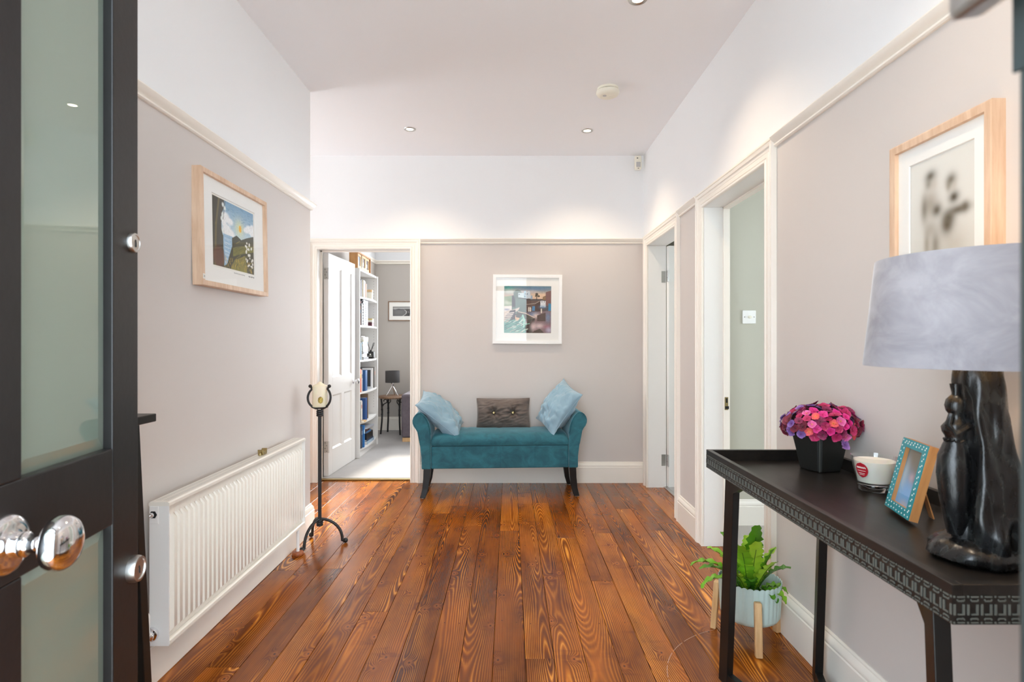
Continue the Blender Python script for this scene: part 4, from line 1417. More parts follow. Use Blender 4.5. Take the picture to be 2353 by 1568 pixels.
# ------------------------------------------------------------------ console table
H, TX0, TX1, TY0, TY1 = .815, .700, 1.112, .900, 2.030
TZ = .778                                # tray floor
ct = thing('console_table', 'black wooden tray-top console table with carved edge along the right wall', 'table', ((TX0 + TX1) / 2, (TY0 + TY1) / 2, 0))


def table_wood():
    s = NT('ebonised_wood')
    v = s.obj()
    n1 = s.noise(s.vm('MULTIPLY', v, (60, 5, 60)), 1, 4, .6)
    n2 = s.noise(v, 4, 3)
    c = s.ramp(s.m('ADD', s.m('MULTIPLY', n1, .6), s.m('MULTIPLY', n2, .4)), [(.35, lin(20, 18, 17)), (.65, lin(40, 35, 31))])
    return s.done(c, s.m('MULTIPLY_ADD', n2, .2, .26), n1, .12, .001, Specular_IOR_Level=0.4)


M['ebony'] = table_wood()
M['fret'] = plain('worn_lit_carving', lin(88, 90, 84), .5, .25, 60)  # pale grey colours in worn paint and the light caught by carved grooves
box('tray_floor', M['ebony'], ct, TX0 + .012, TX1 - .012, TY0 + .012, TY1 - .012, TZ - .016, TZ)
for nm, a in (('rim', (TX0, TX0 + .016, TY0, TY1)), ('rim', (TX1 - .016, TX1, TY0, TY1)), ('rim', (TX0 + .016, TX1 - .016, TY0, TY0 + .016)), ('rim', (TX0 + .016, TX1 - .016, TY1 - .016, TY1))):
    box('rim', M['ebony'], ct, a[0], a[1], a[2], a[3], H - .064, H, .0012)


def fret_cells(n, L0, pitch, put):
    mb = MB()

    def bar(u0, u1, z0, z1, d=.0016):
        P_ = [put(u, z, dd) for dd in (-.0005, d) for u, z in ((u0, z0), (u1, z0), (u1, z1), (u0, z1))]
        mb.add(P_, [(0, 3, 2, 1), (4, 5, 6, 7), (0, 1, 5, 4), (1, 2, 6, 5), (2, 3, 7, 6), (3, 0, 4, 7)])
    b = H - .0395
    for k in range(n):
        u = L0 + k * pitch
        f = lambda q: u + q * pitch
        for sg in (1, -1):
            zz = lambda a, c_: (b + sg * a, b + sg * c_) if sg > 0 else (b + sg * c_, b + sg * a)
            bar(f(.06), f(.16), *zz(.0192, .0222))
            bar(f(.34), f(.86), *zz(.0192, .0214))
            bar(f(.36), f(.80), *zz(.0128, .0150))
            bar(f(.80), f(.86), *zz(.0140, .0166))
            bar(f(.30), f(.36), *zz(.0140, .0166))
        bar(f(.06), f(.20), b - .0085, b + .0085)
        bar(f(.72), f(.86), b - .0085, b + .0085)
        bar(f(.36), f(.72), b - .0085, b - .0060)
    return mb


nf = 53
pf = (TY1 - TY0) / nf
o = fret_cells(nf, TY0, pf, lambda u, z, d: (TX0 - d, u, z)).build('carved_fretwork', M['fret'], ct)
o['kind'] = 'stuff'
nf2 = 19
o = fret_cells(nf2, TX0, (TX1 - TX0) / nf2, lambda u, z, d: (u, TY0 - d, z)).build('carved_fretwork', M['fret'], ct)
o['kind'] = 'stuff'
o = fret_cells(nf2, TX0, (TX1 - TX0) / nf2, lambda u, z, d: (u, TY1 + d, z)).build('carved_fretwork', M['fret'], ct)
o['kind'] = 'stuff'
# two crossing frames: legs with corner brackets and a floor bar running diagonally
ends = {'ff': ((.738, 1.885), (.752, 1.985)), 'bf': ((1.052, 1.905), (1.078, 1.995)), 'fn': ((.738, .985), (.745, .955)), 'bn': ((1.052, 1.01), (1.078, .965))}
for a, b in (('ff', 'bn'), ('bf', 'fn')):
    (ta, ba), (tb, bb) = ends[a], ends[b]
    d = Vector((ba[0] - bb[0], ba[1] - bb[1], 0)).normalized()
    for (tp, bp), sg in (((ta, ba), 1), ((tb, bb), -1)):
        lg = MB().bar((tp[0], tp[1], H - .062), (bp[0], bp[1], .012), .042, .026, d).build('leg', M['black_wood'], ct, .0015)
        MB().lathe([(.012, .0), (.013, .004), (.012, .013)], (bp[0], bp[1], 0), 12).build('foot_pad', M['steel'], lg)
        # bracket
        q = Vector((tp[0], tp[1], 0))
        inn = -d * sg
        br = MB()
        w_ = Vector((-d.y, d.x, 0)) * .012
        p1, p2, p3 = q + inn * .012, q + inn * .080, q + inn * .012
        zt = H - .062
        P_ = [(p1.x, p1.y, zt), (p2.x, p2.y, zt), (p2.x, p2.y, zt - .012), (p3.x, p3.y, zt - .055)]
        br.loft([[(x + s_ * w_.x, y + s_ * w_.y, z) for x, y, z in P_] for s_ in (-1, 1)])
        br.build('corner_bracket', M['black_wood'], ct)
    MB().bar((ba[0], ba[1], .032 if a == 'ff' else .0325), (bb[0], bb[1], .032 if a == 'ff' else .0325), .024, .038, Vector((-d.y, d.x, 0))).build('floor_bar', M['black_wood'], ct, .0015)

# ------------------------------------------------------------------ hydrangea in a black pot
PX, PY = 1.020, 1.872
pp = thing('potted_hydrangea', 'artificial magenta hydrangea in a square black pot on the console table', 'potted plant', (PX, PY, TZ))


def sq(r_, z, rot=45, ch=.12):
    out = []
    for k in range(4):
        for e in (-1, 1):
            a = R(rot + 90 * k) + e * .10
            out.append((PX + r_ * math.cos(a), PY + r_ * math.sin(a), TZ + z))
    return out


mb = MB()
mb.loft([sq(.056, .0012, 61), sq(.059, .006, 61), sq(.083, .126, 61), sq(.085, .129, 61), sq(.079, .129, 61), sq(.074, .112, 61)], True, True)
mb.build('pot', plain('black_zinc', lin(30, 31, 29), .42, .3, 14), pp)
for k in range(4):
    a = R(61 + 90 * k)
    mb = MB()
    mb.tube([(PX + r_ * math.cos(a), PY + r_ * math.sin(a), TZ + z) for r_, z in ((.0565, .002), (.0700, .066), (.0845, .127))], .0016, 6)
    mb.build('corner_seam', M['fret'], pp)
MB().sphere((PX, PY, TZ + .155), .088, 20, 12, (1, 1, .62)).build('flower_core', plain('floret_gap_shade', lin(48, 22, 30), .9, .3, 40), pp, smooth=True)  # dark core colour paints in the shade between the florets


def petal_mat(name, inner, mid, outer):
    s = NT(name)
    v = s.obj()
    ln = s.n('VectorMath', {0: v}, operation='LENGTH').outputs['Value']
    f = s.m('DIVIDE', ln, .017)
    c = s.ramp(f, [(.05, inner), (.30, mid), (1.0, outer)])
    nz = s.noise(v, 260, 2)
    c = s.mix(s.m('MULTIPLY', nz, .25), c, mid)
    return s.done(c, .55, Subsurface_Weight=.15, Subsurface_Radius=(.01, .004, .006), Subsurface_Scale=.3)


FM = [petal_mat('petal_magenta', lin(196, 20, 96), lin(206, 24, 116), lin(226, 60, 150)), petal_mat('petal_burgundy', lin(80, 22, 42), lin(118, 26, 66), lin(150, 34, 90)),
      petal_mat('petal_purple', lin(120, 60, 120), lin(118, 80, 150), lin(160, 120, 186)), petal_mat('petal_coral', lin(236, 150, 70), lin(232, 100, 86), lin(226, 70, 100)),
      petal_mat('petal_wine', lin(60, 20, 30), lin(104, 30, 50), lin(140, 44, 66)), petal_mat('petal_pink', lin(238, 170, 90), lin(222, 80, 150), lin(230, 130, 180)), petal_mat('petal_rose', lin(150, 24, 60), lin(178, 30, 84), lin(196, 50, 110))]
protos = []
for vi in range(4):
    mb = MB()
    npet = 4 if vi % 2 else 5
    rv = random.Random(vi)
    for k in range(npet):
        a0 = 2 * PI * k / npet + rv.uniform(-.15, .15)
        ln_, wd = rv.uniform(.0145, .0185), rv.uniform(.0085, .0105)
        cu = rv.uniform(-.2, .9)
        vs = []
        for j in range(5):
            tq = j / 4
            w_ = wd * math.sqrt(max(0, 1 - ((tq - .58) / (.62 if tq < .58 else .425)) ** 2)) + .0004
            for i in (-1, -.5, 0, .5, 1):
                x, y = .001 + ln_ * tq * (1 - .08 * abs(i)), w_ * i
                z = .005 * cu * tq ** 2 + .0022 * abs(i) - .001
                vs.append((x * math.cos(a0) - y * math.sin(a0), x * math.sin(a0) + y * math.cos(a0), z))
        mb.add(vs, [(j * 5 + i, j * 5 + i + 1, (j + 1) * 5 + i + 1, (j + 1) * 5 + i) for j in range(4) for i in range(4)])
    mb.sphere((0, 0, .001), .0016, 6, 4)
    protos.append(mb)
fmesh = {}
for vi, mb in enumerate(protos):
    for mi, mt in enumerate(FM):
        me = bpy.data.meshes.new('floret')
        me.from_pydata(mb.v, [], mb.f)
        me.polygons.foreach_set('use_smooth', [True] * len(me.polygons))
        me.materials.append(mt)
        fmesh[(vi, mi)] = me
rf = random.Random(11)
NFL = 135
for k in range(NFL):
    # spiral over a squashed dome
    u = (k + .5) / NFL
    ph_ = k * 2.39996
    el = 1.0 - 1.45 * u
    cz = el
    rr_ = math.sqrt(max(0, 1 - cz * cz))
    d = Vector((rr_ * math.cos(ph_), rr_ * math.sin(ph_), cz))
    rad_ = .118 * rf.uniform(.90, 1.07)
    pos = Vector((d.x * rad_, d.y * rad_ * .86, .148 + d.z * .066 * rf.uniform(.92, 1.08)))
    if pos.z < .108:
        pos.z = .108 + rf.uniform(-.006, .01)
        pos.x *= 1.02
    nrm = Vector((d.x, d.y, d.z * 1.3 + .15)).normalized()
    # camera side carries the coral and pink florets, the rim the purple ones
    lat = d.x
    if abs(lat) > .72 or d.z > .85:
        mi = rf.choice([2, 1, 4, 2, 6])
    elif d.y < -.2:
        mi = rf.choice([0, 0, 3, 5, 6, 1, 4, 6])
    else:
        mi = rf.choice([1, 4, 0, 6, 2])
    o = bpy.data.objects.new('floret', fmesh[(rf.randrange(4), mi)])
    COL.objects.link(o)
    o.parent = pp
    q = nrm.to_track_quat('Z', 'Y')
    o.rotation_mode = 'QUATERNION'
    from mathutils import Quaternion
    o.rotation_quaternion = q @ Quaternion((0, 0, 1), rf.uniform(0, 6.28)) @ Quaternion((1, 0, 0), rf.uniform(-.55, .55))
    o.location = pos
    s_ = rf.uniform(.78, 1.10)
    o.scale = (s_, s_, s_)
hang = bpy.data.objects.new('floret', fmesh[(0, 2)])
COL.objects.link(hang)
hang.parent = pp
hang.location = (.030, -.088, .098)
hang.rotation_euler = (R(70), 0, R(20))

# ------------------------------------------------------------------ candle in a glass
GX, GY = 1.032, 1.612
gc = thing('jar_candle', 'white candle in a clear flared glass with a red oval label on the console table', 'candle', (GX, GY, TZ))
MB().lathe([(.0005, .0008), (.039, .0008), (.0415, .003), (.0435, .020), (.0585, .0955), (.0588, .0970), (.0572, .0972), (.0555, .0955), (.0415, .0255), (.036, .0225), (.0005, .022)], (GX, GY, TZ), 48, caps=False).build('glass', M['glass'], gc, smooth=True, angle=50)
M['solid_glass'] = NT('thick_glass').done((1, 1, 1, 1), 0.0, Transmission_Weight=1.0, IOR=1.45)
MB().lathe([(.0005, .0014), (.038, .0014), (.0405, .0035), (.0425, .019), (.041, .0212), (.0005, .0212)], (GX, GY, TZ), 48, caps=False).build('glass_base', M['solid_glass'], gc, smooth=True, angle=50)
MB().lathe([(.0005, .0228), (.0352, .0232), (.0410, .0262), (.0532, .0840), (.0530, .0855), (.0005, .0860)], (GX, GY, TZ), 48, caps=False).build('wax', M['white_wax'], gc, smooth=True, angle=50)
# label wrapped on the flared side
lab = MB()
inkm = MB()


def on_glass(a, z, e=.0006):
    rg_ = .0435 + (z - .020) / (.0755) * .015 + e
    return (GX + rg_ * math.cos(a), GY + rg_ * math.sin(a), TZ + z)


A0 = R(-158)
pts = []
for j in range(11):
    v = -1 + 2 * j / 10
    wd = math.sqrt(max(0, 1 - v * v))
    for i in range(7):
        pts.append(on_glass(A0 + (-1 + i / 3) * wd * .34, .062 + v * .021))
lab.add(pts, [(j * 7 + i, j * 7 + i + 1, (j + 1) * 7 + i + 1, (j + 1) * 7 + i) for j in range(10) for i in range(6)])
lb = lab.build('label', plain('red_label', lin(178, 28, 44), .4), gc, smooth=True)
for z, w_, am, fq in ((.069, .24, .0026, 26), (.060, .22, .0006, 30), (.053, .17, .0006, 30), (.049, .14, .0004, 30)):
    MB().tube([on_glass(A0 - w_ + 2 * w_ * k / 26, z + am * math.sin(k * 1.7) * (1 if am > .001 else .6), .0011) for k in range(27)], .0006 if am > .001 else .00045, 5).build('script_line', M['mat_board'], lb)

# ------------------------------------------------------------------ teal photo frame
pf_ = thing('framed_photo', 'small teal polka-dot photo frame leaning on the console table', 'photo frame')
w, h, th, b = .130, .178, .021, .021
M['frame_teal'] = plain('teal_enamel', lin(36, 140, 150), .3, .08, 12)
mb = MB()
for (d0, y0), (d1, y1) in zip([(0, 0), (0, -.0185), (.0005, -.019), (b, -.019)], [(0, -.0185), (.0005, -.019), (b, -.019), (b, 0)]):
    p = [(-w / 2 + d0, y0, d0), (w / 2 - d0, y0, d0), (w / 2 - d0, y0, h - d0), (-w / 2 + d0, y0, h - d0)]
    q = [(-w / 2 + d1, y1, d1), (w / 2 - d1, y1, d1), (w / 2 - d1, y1, h - d1), (-w / 2 + d1, y1, h - d1)]
    mb.add(p + q, [(i, (i + 1) % 4, 4 + (i + 1) % 4, 4 + i) for i in range(4)])
mb.build('frame', M['tan_wood'], pf_)
mb = MB()
p = [(-w / 2 + .0004, -.0192, .0004), (w / 2 - .0004, -.0192, .0004), (w / 2 - .0004, -.0192, h - .0004), (-w / 2 + .0004, -.0192, h - .0004)]
p2 = [(x, -.0212, z) for x, y, z in p]
q = [(-w / 2 + b, -.0212, b), (w / 2 - b, -.0212, b), (w / 2 - b, -.0212, h - b), (-w / 2 + b, -.0212, h - b)]
q2 = [(x, -.0192, z) for x, y, z in q]
mb.loft([p, p2, q, q2], True, False)
ff = mb.build('face', M['frame_teal'], pf_)
dots = MB()
rg = random.Random(8)
for row in (.0065, .0145):
    k = 0
    per = []
    n1_ = int((w - 2 * row) / .0135)
    n2_ = int((h - 2 * row) / .0135)
    for i in range(n1_ + 1):
        xx = -w / 2 + row + (w - 2 * row) * i / n1_
        per += [(xx, row), (xx, h - row)]
    for i in range(1, n2_):
        zz = row + (h - 2 * row) * i / n2_
        per += [(-w / 2 + row, zz), (w / 2 - row, zz)]
    for x, z in per:
        x += rg.uniform(-.001, .001) + (.003 if row > .01 else 0)
        z += rg.uniform(-.001, .001) + (.003 if row > .01 else 0)
        dots.lathe([(.0019, 0), (.0017, -.0004)], (x, -.0212, z), 10, 'y')
dots.build('polka_dots', M['mat_board'], ff)
box('backing', M['tan_wood'], pf_, -w / 2 + .006, w / 2 - .006, -.006, -.002, .006, h - .006)
c = Canvas(60, 90, (128, 170, 206))
c.grad((112, 100, 82), (128, 172, 214), .1, .8)
c.blob(.40, .16, .30, .20, (110, 98, 78), .9); c.blob(.70, .30, .25, .2, (104, 92, 72), .9); c.blob(.55, .50, .15, .08, (196, 156, 156), .9); c.blob(.72, .52, .1, .08, (92, 80, 82), .6); c.blob(.40, .75, .4, .2, (120, 172, 222), .8); c.blob(.15, .5, .15, .25, (176, 196, 206), .7); c.blob(.5, .95, .2, .06, (186, 180, 186), .7)
c.mesh('photo', (-w / 2 + b - .002, -.010, h - b + .002), (w - 2 * b + .004, 0, 0), (0, 0, -(h - 2 * b + .004)), M['print'], pf_)
MB().add([(-w / 2 + b, -.0145, b), (w / 2 - b, -.0145, b), (w / 2 - b, -.0145, h - b), (-w / 2 + b, -.0145, h - b)], [(0, 1, 2, 3)]).build('glazing', M['glazing'], pf_)
MB().bar((0, .001, .105), (0, .055, .0105), .022, .0025, (1, 0, 0)).build('easel_leg', M['tan_wood'], pf_)
# width direction along the table, face towards the hall, leaning back
e1 = Vector((-.03, -.127, 0)).normalized()
up = Vector((.235, -.05, .97)).normalized()
ey = up.cross(e1).normalized()
up = e1.cross(ey).normalized()
Mx = Matrix((e1, ey, up)).transposed().to_4x4()
Mx.translation = Vector((.948, 1.365, TZ + .0055))
pf_.matrix_world = Mx

# ------------------------------------------------------------------ table lamp with carved stone-black base
LX, LY = .905, 1.095
tl = thing('table_lamp', 'table lamp with a carved black figure base and lilac-grey drum shade', 'table lamp', (LX, LY, TZ))


def carved():
    s = NT('polished_black_carving')
    v = s.obj()
    n1 = s.noise(s.vm('MULTIPLY', v, (60, 60, 22)), 1, 4, .6)
    n2 = s.noise(s.vm('MULTIPLY', v, (1, 1, .35)), 16, 2, .5, 1.0)
    vein = s.m('ABSOLUTE', s.m('SUBTRACT', n2, .5))
    c = s.ramp(vein, [(.0, lin(44, 46, 45)), (.02, lin(30, 31, 31)), (.06, lin(19, 19, 20))])
    return s.done(c, s.m('MULTIPLY_ADD', n1, .22, .16), n1, .25, .003)


M['carved'] = carved()
# rocky plinth
mb = MB()
rings = []
PCX, PCY = LX + .020, LY + .010
for j, (zz, rr_) in enumerate([(.0008, .88), (.010, 1.0), (.022, .97), (.034, .84), (.043, .64), (.048, .30), (.049, .02)]):
    ring = []
    for i in range(44):
        a = 2 * PI * i / 44
        nf_ = 1 + .16 * noise.noise((math.cos(a) * 1.7, math.sin(a) * 1.7, zz * 22)) + .06 * noise.noise((math.cos(a) * 5, math.sin(a) * 5, zz * 60))
        ring.append((PCX + .100 * rr_ * nf_ * math.cos(a), PCY + .078 * rr_ * nf_ * math.sin(a), TZ + max(.0008, zz + .008 * noise.noise((math.cos(a) * 3 * rr_, math.sin(a) * 3 * rr_, 7.7)) * (1 if j > 1 else 0))))
    rings.append(ring)
mb.loft(rings)
mb.build('plinth', M['carved'], tl, smooth=True, angle=60)
# draped column
mb = MB()
rings = []
for j in range(40):
    u = j / 39
    z = TZ + .030 + u * .345
    rr_ = .056 - .022 * u ** 1.3 + .004 * math.sin(u * 9)
    ox = .018 * (1 - u) + .004 * math.sin(u * 5)
    ring = []
    for i in range(56):
        a = 2 * PI * i / 56
        fold = .17 * math.sin(5 * a + 2.2 * u + 1.5 * noise.noise((u * 3, a, 0))) + .10 * math.sin(9 * a - 4 * u)
        f = 1 + .55 * fold * (1 - .45 * u) + .12 * noise.noise((math.cos(a) * 2, math.sin(a) * 2, u * 7))
        ring.append((LX + ox + rr_ * f * math.cos(a), LY + rr_ * f * math.sin(a), z))
    rings.append(ring)
mb.loft(rings)
mb.build('column', M['carved'], tl, smooth=True, angle=70)
# slender robed figure on the side facing the hall
fgx, fgy = LX - .044, LY + .006
mb = MB()
prof = [(.050, .012, .0), (.075, .019, .002), (.12, .0245, .0), (.165, .0265, -.003), (.20, .0245, -.003), (.222, .019, .0), (.232, .0155, .001), (.238, .016, .001), (.246, .019, -.001), (.256, .020, -.002), (.266, .016, .002), (.274, .012, .003), (.281, .011, .002), (.287, .0145, .001), (.298, .017, .001), (.309, .0155, .002), (.317, .010, .003), (.321, .004, .003)]
rings = []
for z, r_, ox in prof:
    rings.append([(fgx + ox + r_ * math.cos(2 * PI * i / 24) * (1 + .05 * math.sin(6 * 2 * PI * i / 24)), fgy + r_ * 1.05 * math.sin(2 * PI * i / 24), TZ + z) for i in range(24)])
mb.loft(rings)
mb.build('figure', M['carved'], tl, smooth=True, angle=70)
mb = MB()
mb.tube([(fgx + .012, fgy - .020, TZ + .262), (fgx - .016, fgy - .022, TZ + .246), (fgx - .021, fgy - .010, TZ + .262), (fgx - .013, fgy - .008, TZ + .283)], [.007, .0065, .006, .005], 8)
mb.build('figure_arm', M['carved'], tl, smooth=True)
MB().lathe([(.008, .314), (.007, .322), (.0095, .334), (.0105, .340), (.0085, .340), (.006, .330)], (fgx + .002, fgy, TZ), 16).build('vessel', M['carved'], tl, smooth=True)
mb = MB()
for k in range(14):
    a = 2 * PI * k / 14
    mb.tube([(fgx + .0165 * math.cos(a), fgy + .0165 * math.sin(a), TZ + .229), (fgx + .0178 * math.cos(a + .45), fgy + .0178 * math.sin(a + .45), TZ + .233)], .002, 5)
mb.build('belt', M['carved'], tl)
# shade and fittings
SB, ST = 1.151, 1.3625
sh = MB()
sh.lathe([(.1925, SB), (.1930, SB + .002), (.1722, ST - .002), (.1717, ST), (.1697, ST), (.1905, SB)], (LX, LY, 0), 72, caps=False)
sh.f.append(tuple())
sh.f.pop()
n_ = 72
b5 = 5 * n_
sh.f += [(b5 + i, b5 + (i + 1) % n_, (i + 1) % n_, i) for i in range(n_)]
so = sh.build('shade', M['shade_velvet'], tl, smooth=True, angle=40)
M['lining'] = plain('shade_lining', lin(236, 222, 200), .7, .02)
MB().lathe([(.1895, SB + .002), (.1690, ST - .002)], (LX, LY, 0), 72, caps=False).build('lining', M['lining'], so, smooth=True)
MB().lathe([(.0115, .37), (.0115, .44), (.016, .445), (.016, .475)], (LX + .004, LY, TZ), 20).build('lamp_holder', M['brass'], tl, smooth=True)
for k in range(3):
    a = 2 * PI * k / 3
    MB().tube([(LX + .004, LY, TZ + .450), (LX + .1885 * math.cos(a) * .995, LY + .1885 * math.sin(a) * .995, SB + .012)], .002, 6).build('spider', M['brass'], tl)
MB().sphere((LX + .004, LY, TZ + .505), .030, 18, 12).build('bulb', emit('warm_bulb', (1, .72, .42, 1), 5.0), tl, smooth=True)
l = bpy.data.lights.new('lamp_glow', 'POINT')
l.energy = 2.2
l.color = (1.0, .70, .40)
l.shadow_soft_size = .03
lo_ = bpy.data.objects.new('lamp_glow', l)
COL.objects.link(lo_)
lo_.location = (LX + .004, LY, TZ + .545)

# ------------------------------------------------------------------ fern in a mint planter
QX, QY = .968, 2.298
fp = thing('potted_fern', 'bird-nest fern in a fluted mint planter on wooden legs beside the far table leg', 'potted plant', (QX, QY, 0))
NS = 34
mb = MB()
rings = []
nseg = NS * 6
for z, r_, fl, sc_ in ((.084, .070, 0, 0), (.086, .088, .2, 0), (.096, .104, .6, 0), (.112, .1125, 1, 0), (.236, .1185, 1, 0), (.241, .1187, 1, 1), (.241, .1155, .6, 1), (.236, .1150, .6, 0), (.150, .1120, .4, 0), (.148, .02, 0, 0)):
    ring = []
    for i in range(nseg):
        a = 2 * PI * i / nseg
        fl_ = abs(math.sin(NS * a / 2))
        rr_ = r_ + fl * .0022 * (fl_ - .5)
        ring.append((QX + rr_ * math.cos(a), QY + rr_ * math.sin(a), z + (.0055 * fl_ if sc_ else 0)))
    rings.append(ring)
mb.loft(rings)
mb.build('planter', plain('mint_enamel', lin(198, 220, 214), .3, .03, 6), fp, smooth=True, angle=50)
MB().lathe([(.108, .170), (.06, .182), (.0005, .185)], (QX, QY, 0), 24, caps=False).build('soil', plain('soil', lin(46, 34, 26), .95, .4, 60), fp, smooth=True)
for a in (-100, 144, 21):
    ar = R(a)
    d = Vector((math.cos(ar), math.sin(ar), 0))
    tn = Vector((-d.y, d.x, 0))
    top = Vector((QX, QY, 0)) + d * .1285
    bot = Vector((QX, QY, 0)) + d * .143
    rings = []
    for p, z in ((bot, .001), (top, .198), (top, .204)):
        hw, hd = (.0135, .0115) if z < .2 else (.011, .009)
        rings.append([tuple(p + tn * (hw * i) + d * (hd * j) + Vector((0, 0, z))) for i, j in ((-1, -1), (1, -1), (1, 1), (-1, 1))])
    mb = MB()
    mb.loft(rings)
    mb.build('leg', M['light_wood'], fp, .004, 2)


def leaf_mat():
    s = NT('fern_green')
    v = s.obj()
    g = s.n('NewGeometry').outputs['Position']
    rn = s.n('ObjectInfo').outputs['Random']
    n1 = s.noise(v, 18, 2)
    f = s.m('ADD', s.m('MULTIPLY', rn, .65), s.m('MULTIPLY', n1, .35))
    c = s.ramp(f, [(.10, lin(46, 112, 26)), (.45, lin(112, 172, 34)), (.80, lin(172, 212, 60))])
    return s.done(c, .35, n1, .1, Subsurface_Weight=.12, Subsurface_Radius=(.01, .02, .004), Subsurface_Scale=.3)


M['fern'] = leaf_mat()
M['fern_rib'] = plain('fern_rib', lin(40, 84, 24), .4)
rl = random.Random(4)
fronds = []
#        azimuth, length, lean(out), droop, width, twist
FR = [(-95, .26, .25, .16, .080), (-60, .20, .42, .22, .070), (-128, .24, .28, .18, .078), (-28, .19, .45, .45, .062), (8, .20, .30, .22, .050), (160, .25, .70, .75, .044), (185, .22, .85, .80, .040), (200, .28, .75, .45, .040), (-75, .13, .75, .8, .046), (-48, .15, .9, .9, .044),
      (-110, .16, .5, .5, .056), (75, .22, .30, .3, .060), (110, .25, .4, .4, .060), (140, .22, .5, .5, .05), (-85, .29, .08, .08, .084), (-35, .14, .8, .8, .046), (-150, .19, .5, .6, .056), (55, .18, .35, .4, .050), (-62, .12, .9, .9, .040), (-40, .22, .28, .12, .060)]
for az, ln_, lean, droop, wd in FR:
    a = R(az + rl.uniform(-6, 6))
    d = Vector((math.cos(a), math.sin(a), 0))
    sd_ = Vector((-d.y, d.x, 0))
    n_ = 22
    vs = []
    mid = []
    pos = Vector((QX, QY, .180)) + d * .018
    ang_ = R(88 - lean * 50)
    for j in range(n_ + 1):
        u = j / n_
        an = ang_ - droop * 2.3 * u * u
        step = ln_ / n_
        pos = pos + (d * math.cos(an) + Vector((0, 0, 1)) * math.sin(an)) * step
        up_ = (Vector((0, 0, 1)) * math.cos(an) - d * math.sin(an))
        prof_ = (math.sin(PI * min(1, .05 + u * .90)) ** .75) * (.55 + .45 * u)
        ww = wd / 2 * prof_ * (1 + .16 * (1 if j % 2 else -1) * min(1, u * 3)) + .0012
        wav = .007 * math.sin(j * 1.9 + az)
        mid.append(pos)
        for s2 in (-1, -.5, 0, .5, 1):
            e = up_ * (.010 * abs(s2) ** 1.5 * prof_ + (wav * s2 * prof_))
            vs.append(tuple(pos + sd_ * ww * s2 + e))
    mb = MB()
    mb.add(vs, [(j * 5 + i, j * 5 + i + 1, (j + 1) * 5 + i + 1, (j + 1) * 5 + i) for j in range(n_) for i in range(4)])
    lf = mb.build('leaf', M['fern'], fp, smooth=True, angle=80)
    MB().tube([tuple(p) for p in mid[:-3:3]], .0012, 5).build('midrib', M['fern_rib'], lf)
# ------------------------------------------------------------------ study: bookcase and everything on it
CF = .018                                   # carpet level
KX0, KX1, KY0, KY1 = -1.797, -1.522, 5.757, 6.560
KT = 1.945
bc = thing('bookcase', 'tall white bookcase with bowed shelves seen through the study doorway', 'bookcase', ((KX0 + KX1) / 2, (KY0 + KY1) / 2, CF))
box('side_panel', M['study_white'], bc, KX0, KX1, KY0, KY0 + .020, CF, KT, .001)
box('side_panel', M['study_white'], bc, KX0, KX1, KY1 - .020, KY1, CF, KT, .001)
box('back_panel', M['study_white'], bc, KX0, KX0 + .006, KY0 + .02, KY1 - .02, CF + .06, KT)
box('plinth', M['study_white'], bc, KX1 - .030, KX1 - .012, KY0 + .02, KY1 - .02, CF, CF + .075)
SHELF = [.103, .372, .680, 1.010, 1.367, 1.660]
TH = .020


def shelf(z, nm, bow=.028):
    pts = [(KX0 + .006, KY0 + .02), (KX0 + .006, KY1 - .02)]
    front = []
    for k in range(13):
        u = k / 12
        front.append((KX1 - .012 + bow * math.sin(PI * u), KY1 - .02 - (KY1 - KY0 - .04) * u))
    mb = MB()
    mb.prism([(x, y) for x, y in pts + front], 'z', z - TH, z)
    return mb.build(nm, M['study_white'], bc)


for z in SHELF:
    shelf(z, 'shelf')
shelf(KT, 'top_board', .0)
pin = MB()
for z in np.arange(.45, 1.9, .032):
    if all(abs(z - s) > .03 for s in SHELF):
        pin.lathe([(.0028, 0), (.0026, -.0006)], (KX1 - .045, KY1 - .020, z), 8, 'y')
po = pin.build('peg_holes', M['nail'], bc)
po['kind'] = 'stuff'

bookmats = {}


def bmat(col):
    if col not in bookmats:
        bookmats[col] = plain('book_%d_%d_%d' % col, lin(*col), .45, .08, 20)
    return bookmats[col]


def book(label, y, z, th, h, d, cover, xf=-1.529, lean=0.0, spine=None, name='book', group=None):
    """upright book, spine towards +X at xf, near cover at y"""
    t = thing(name, label, 'book', (xf - d / 2, y + th / 2, z), group)
    c = bmat(cover)
    mb = MB()
    mb.box(xf - d, xf, y, y + .0025, z, z + h)
    mb.box(xf - d, xf, y + th - .0025, y + th, z, z + h)
    mb.box(xf - .003, xf, y + .0025, y + th - .0025, z, z + h)
    mb.build('cover', c, t)
    box('pages', M['paper'], t, xf - d + .004, xf - .003, y + .0026, y + th - .0026, z + .003, z + h - .004)
    if spine:
        box('spine_band', bmat(spine), t, xf - .001, xf + .0006, y + .001, y + th - .001, z + h * .62, z + h * .80)
    if lean:
        t.rotation_euler = (R(lean), 0, 0)
    return t


def flatbook(label, x0, x1, y0, y1, z, th, cover, band=None):
    t = thing('book', label, 'book', ((x0 + x1) / 2, (y0 + y1) / 2, z))
    c = bmat(cover)
    mb = MB()
    mb.box(x0, x1, y0, y1, z, z + .002)
    mb.box(x0, x1, y0, y1, z + th - .002, z + th)
    mb.box(x1 - .003, x1, y0, y1, z + .002, z + th - .002)
    mb.build('cover', c, t)
    box('pages', M['paper'], t, x0 + .003, x1 - .003, y0 + .003, y1 - .003, z + .0021, z + th - .0021)
    if band:
        box('spine_band', bmat(band), t, x1 - .001, x1 + .0006, y0 + .03, y1 - .03, z + th * .3, z + th * .7)
    return t


Z6, Z5, Z4, Z3, Z2, Z1_ = SHELF
E = .0006
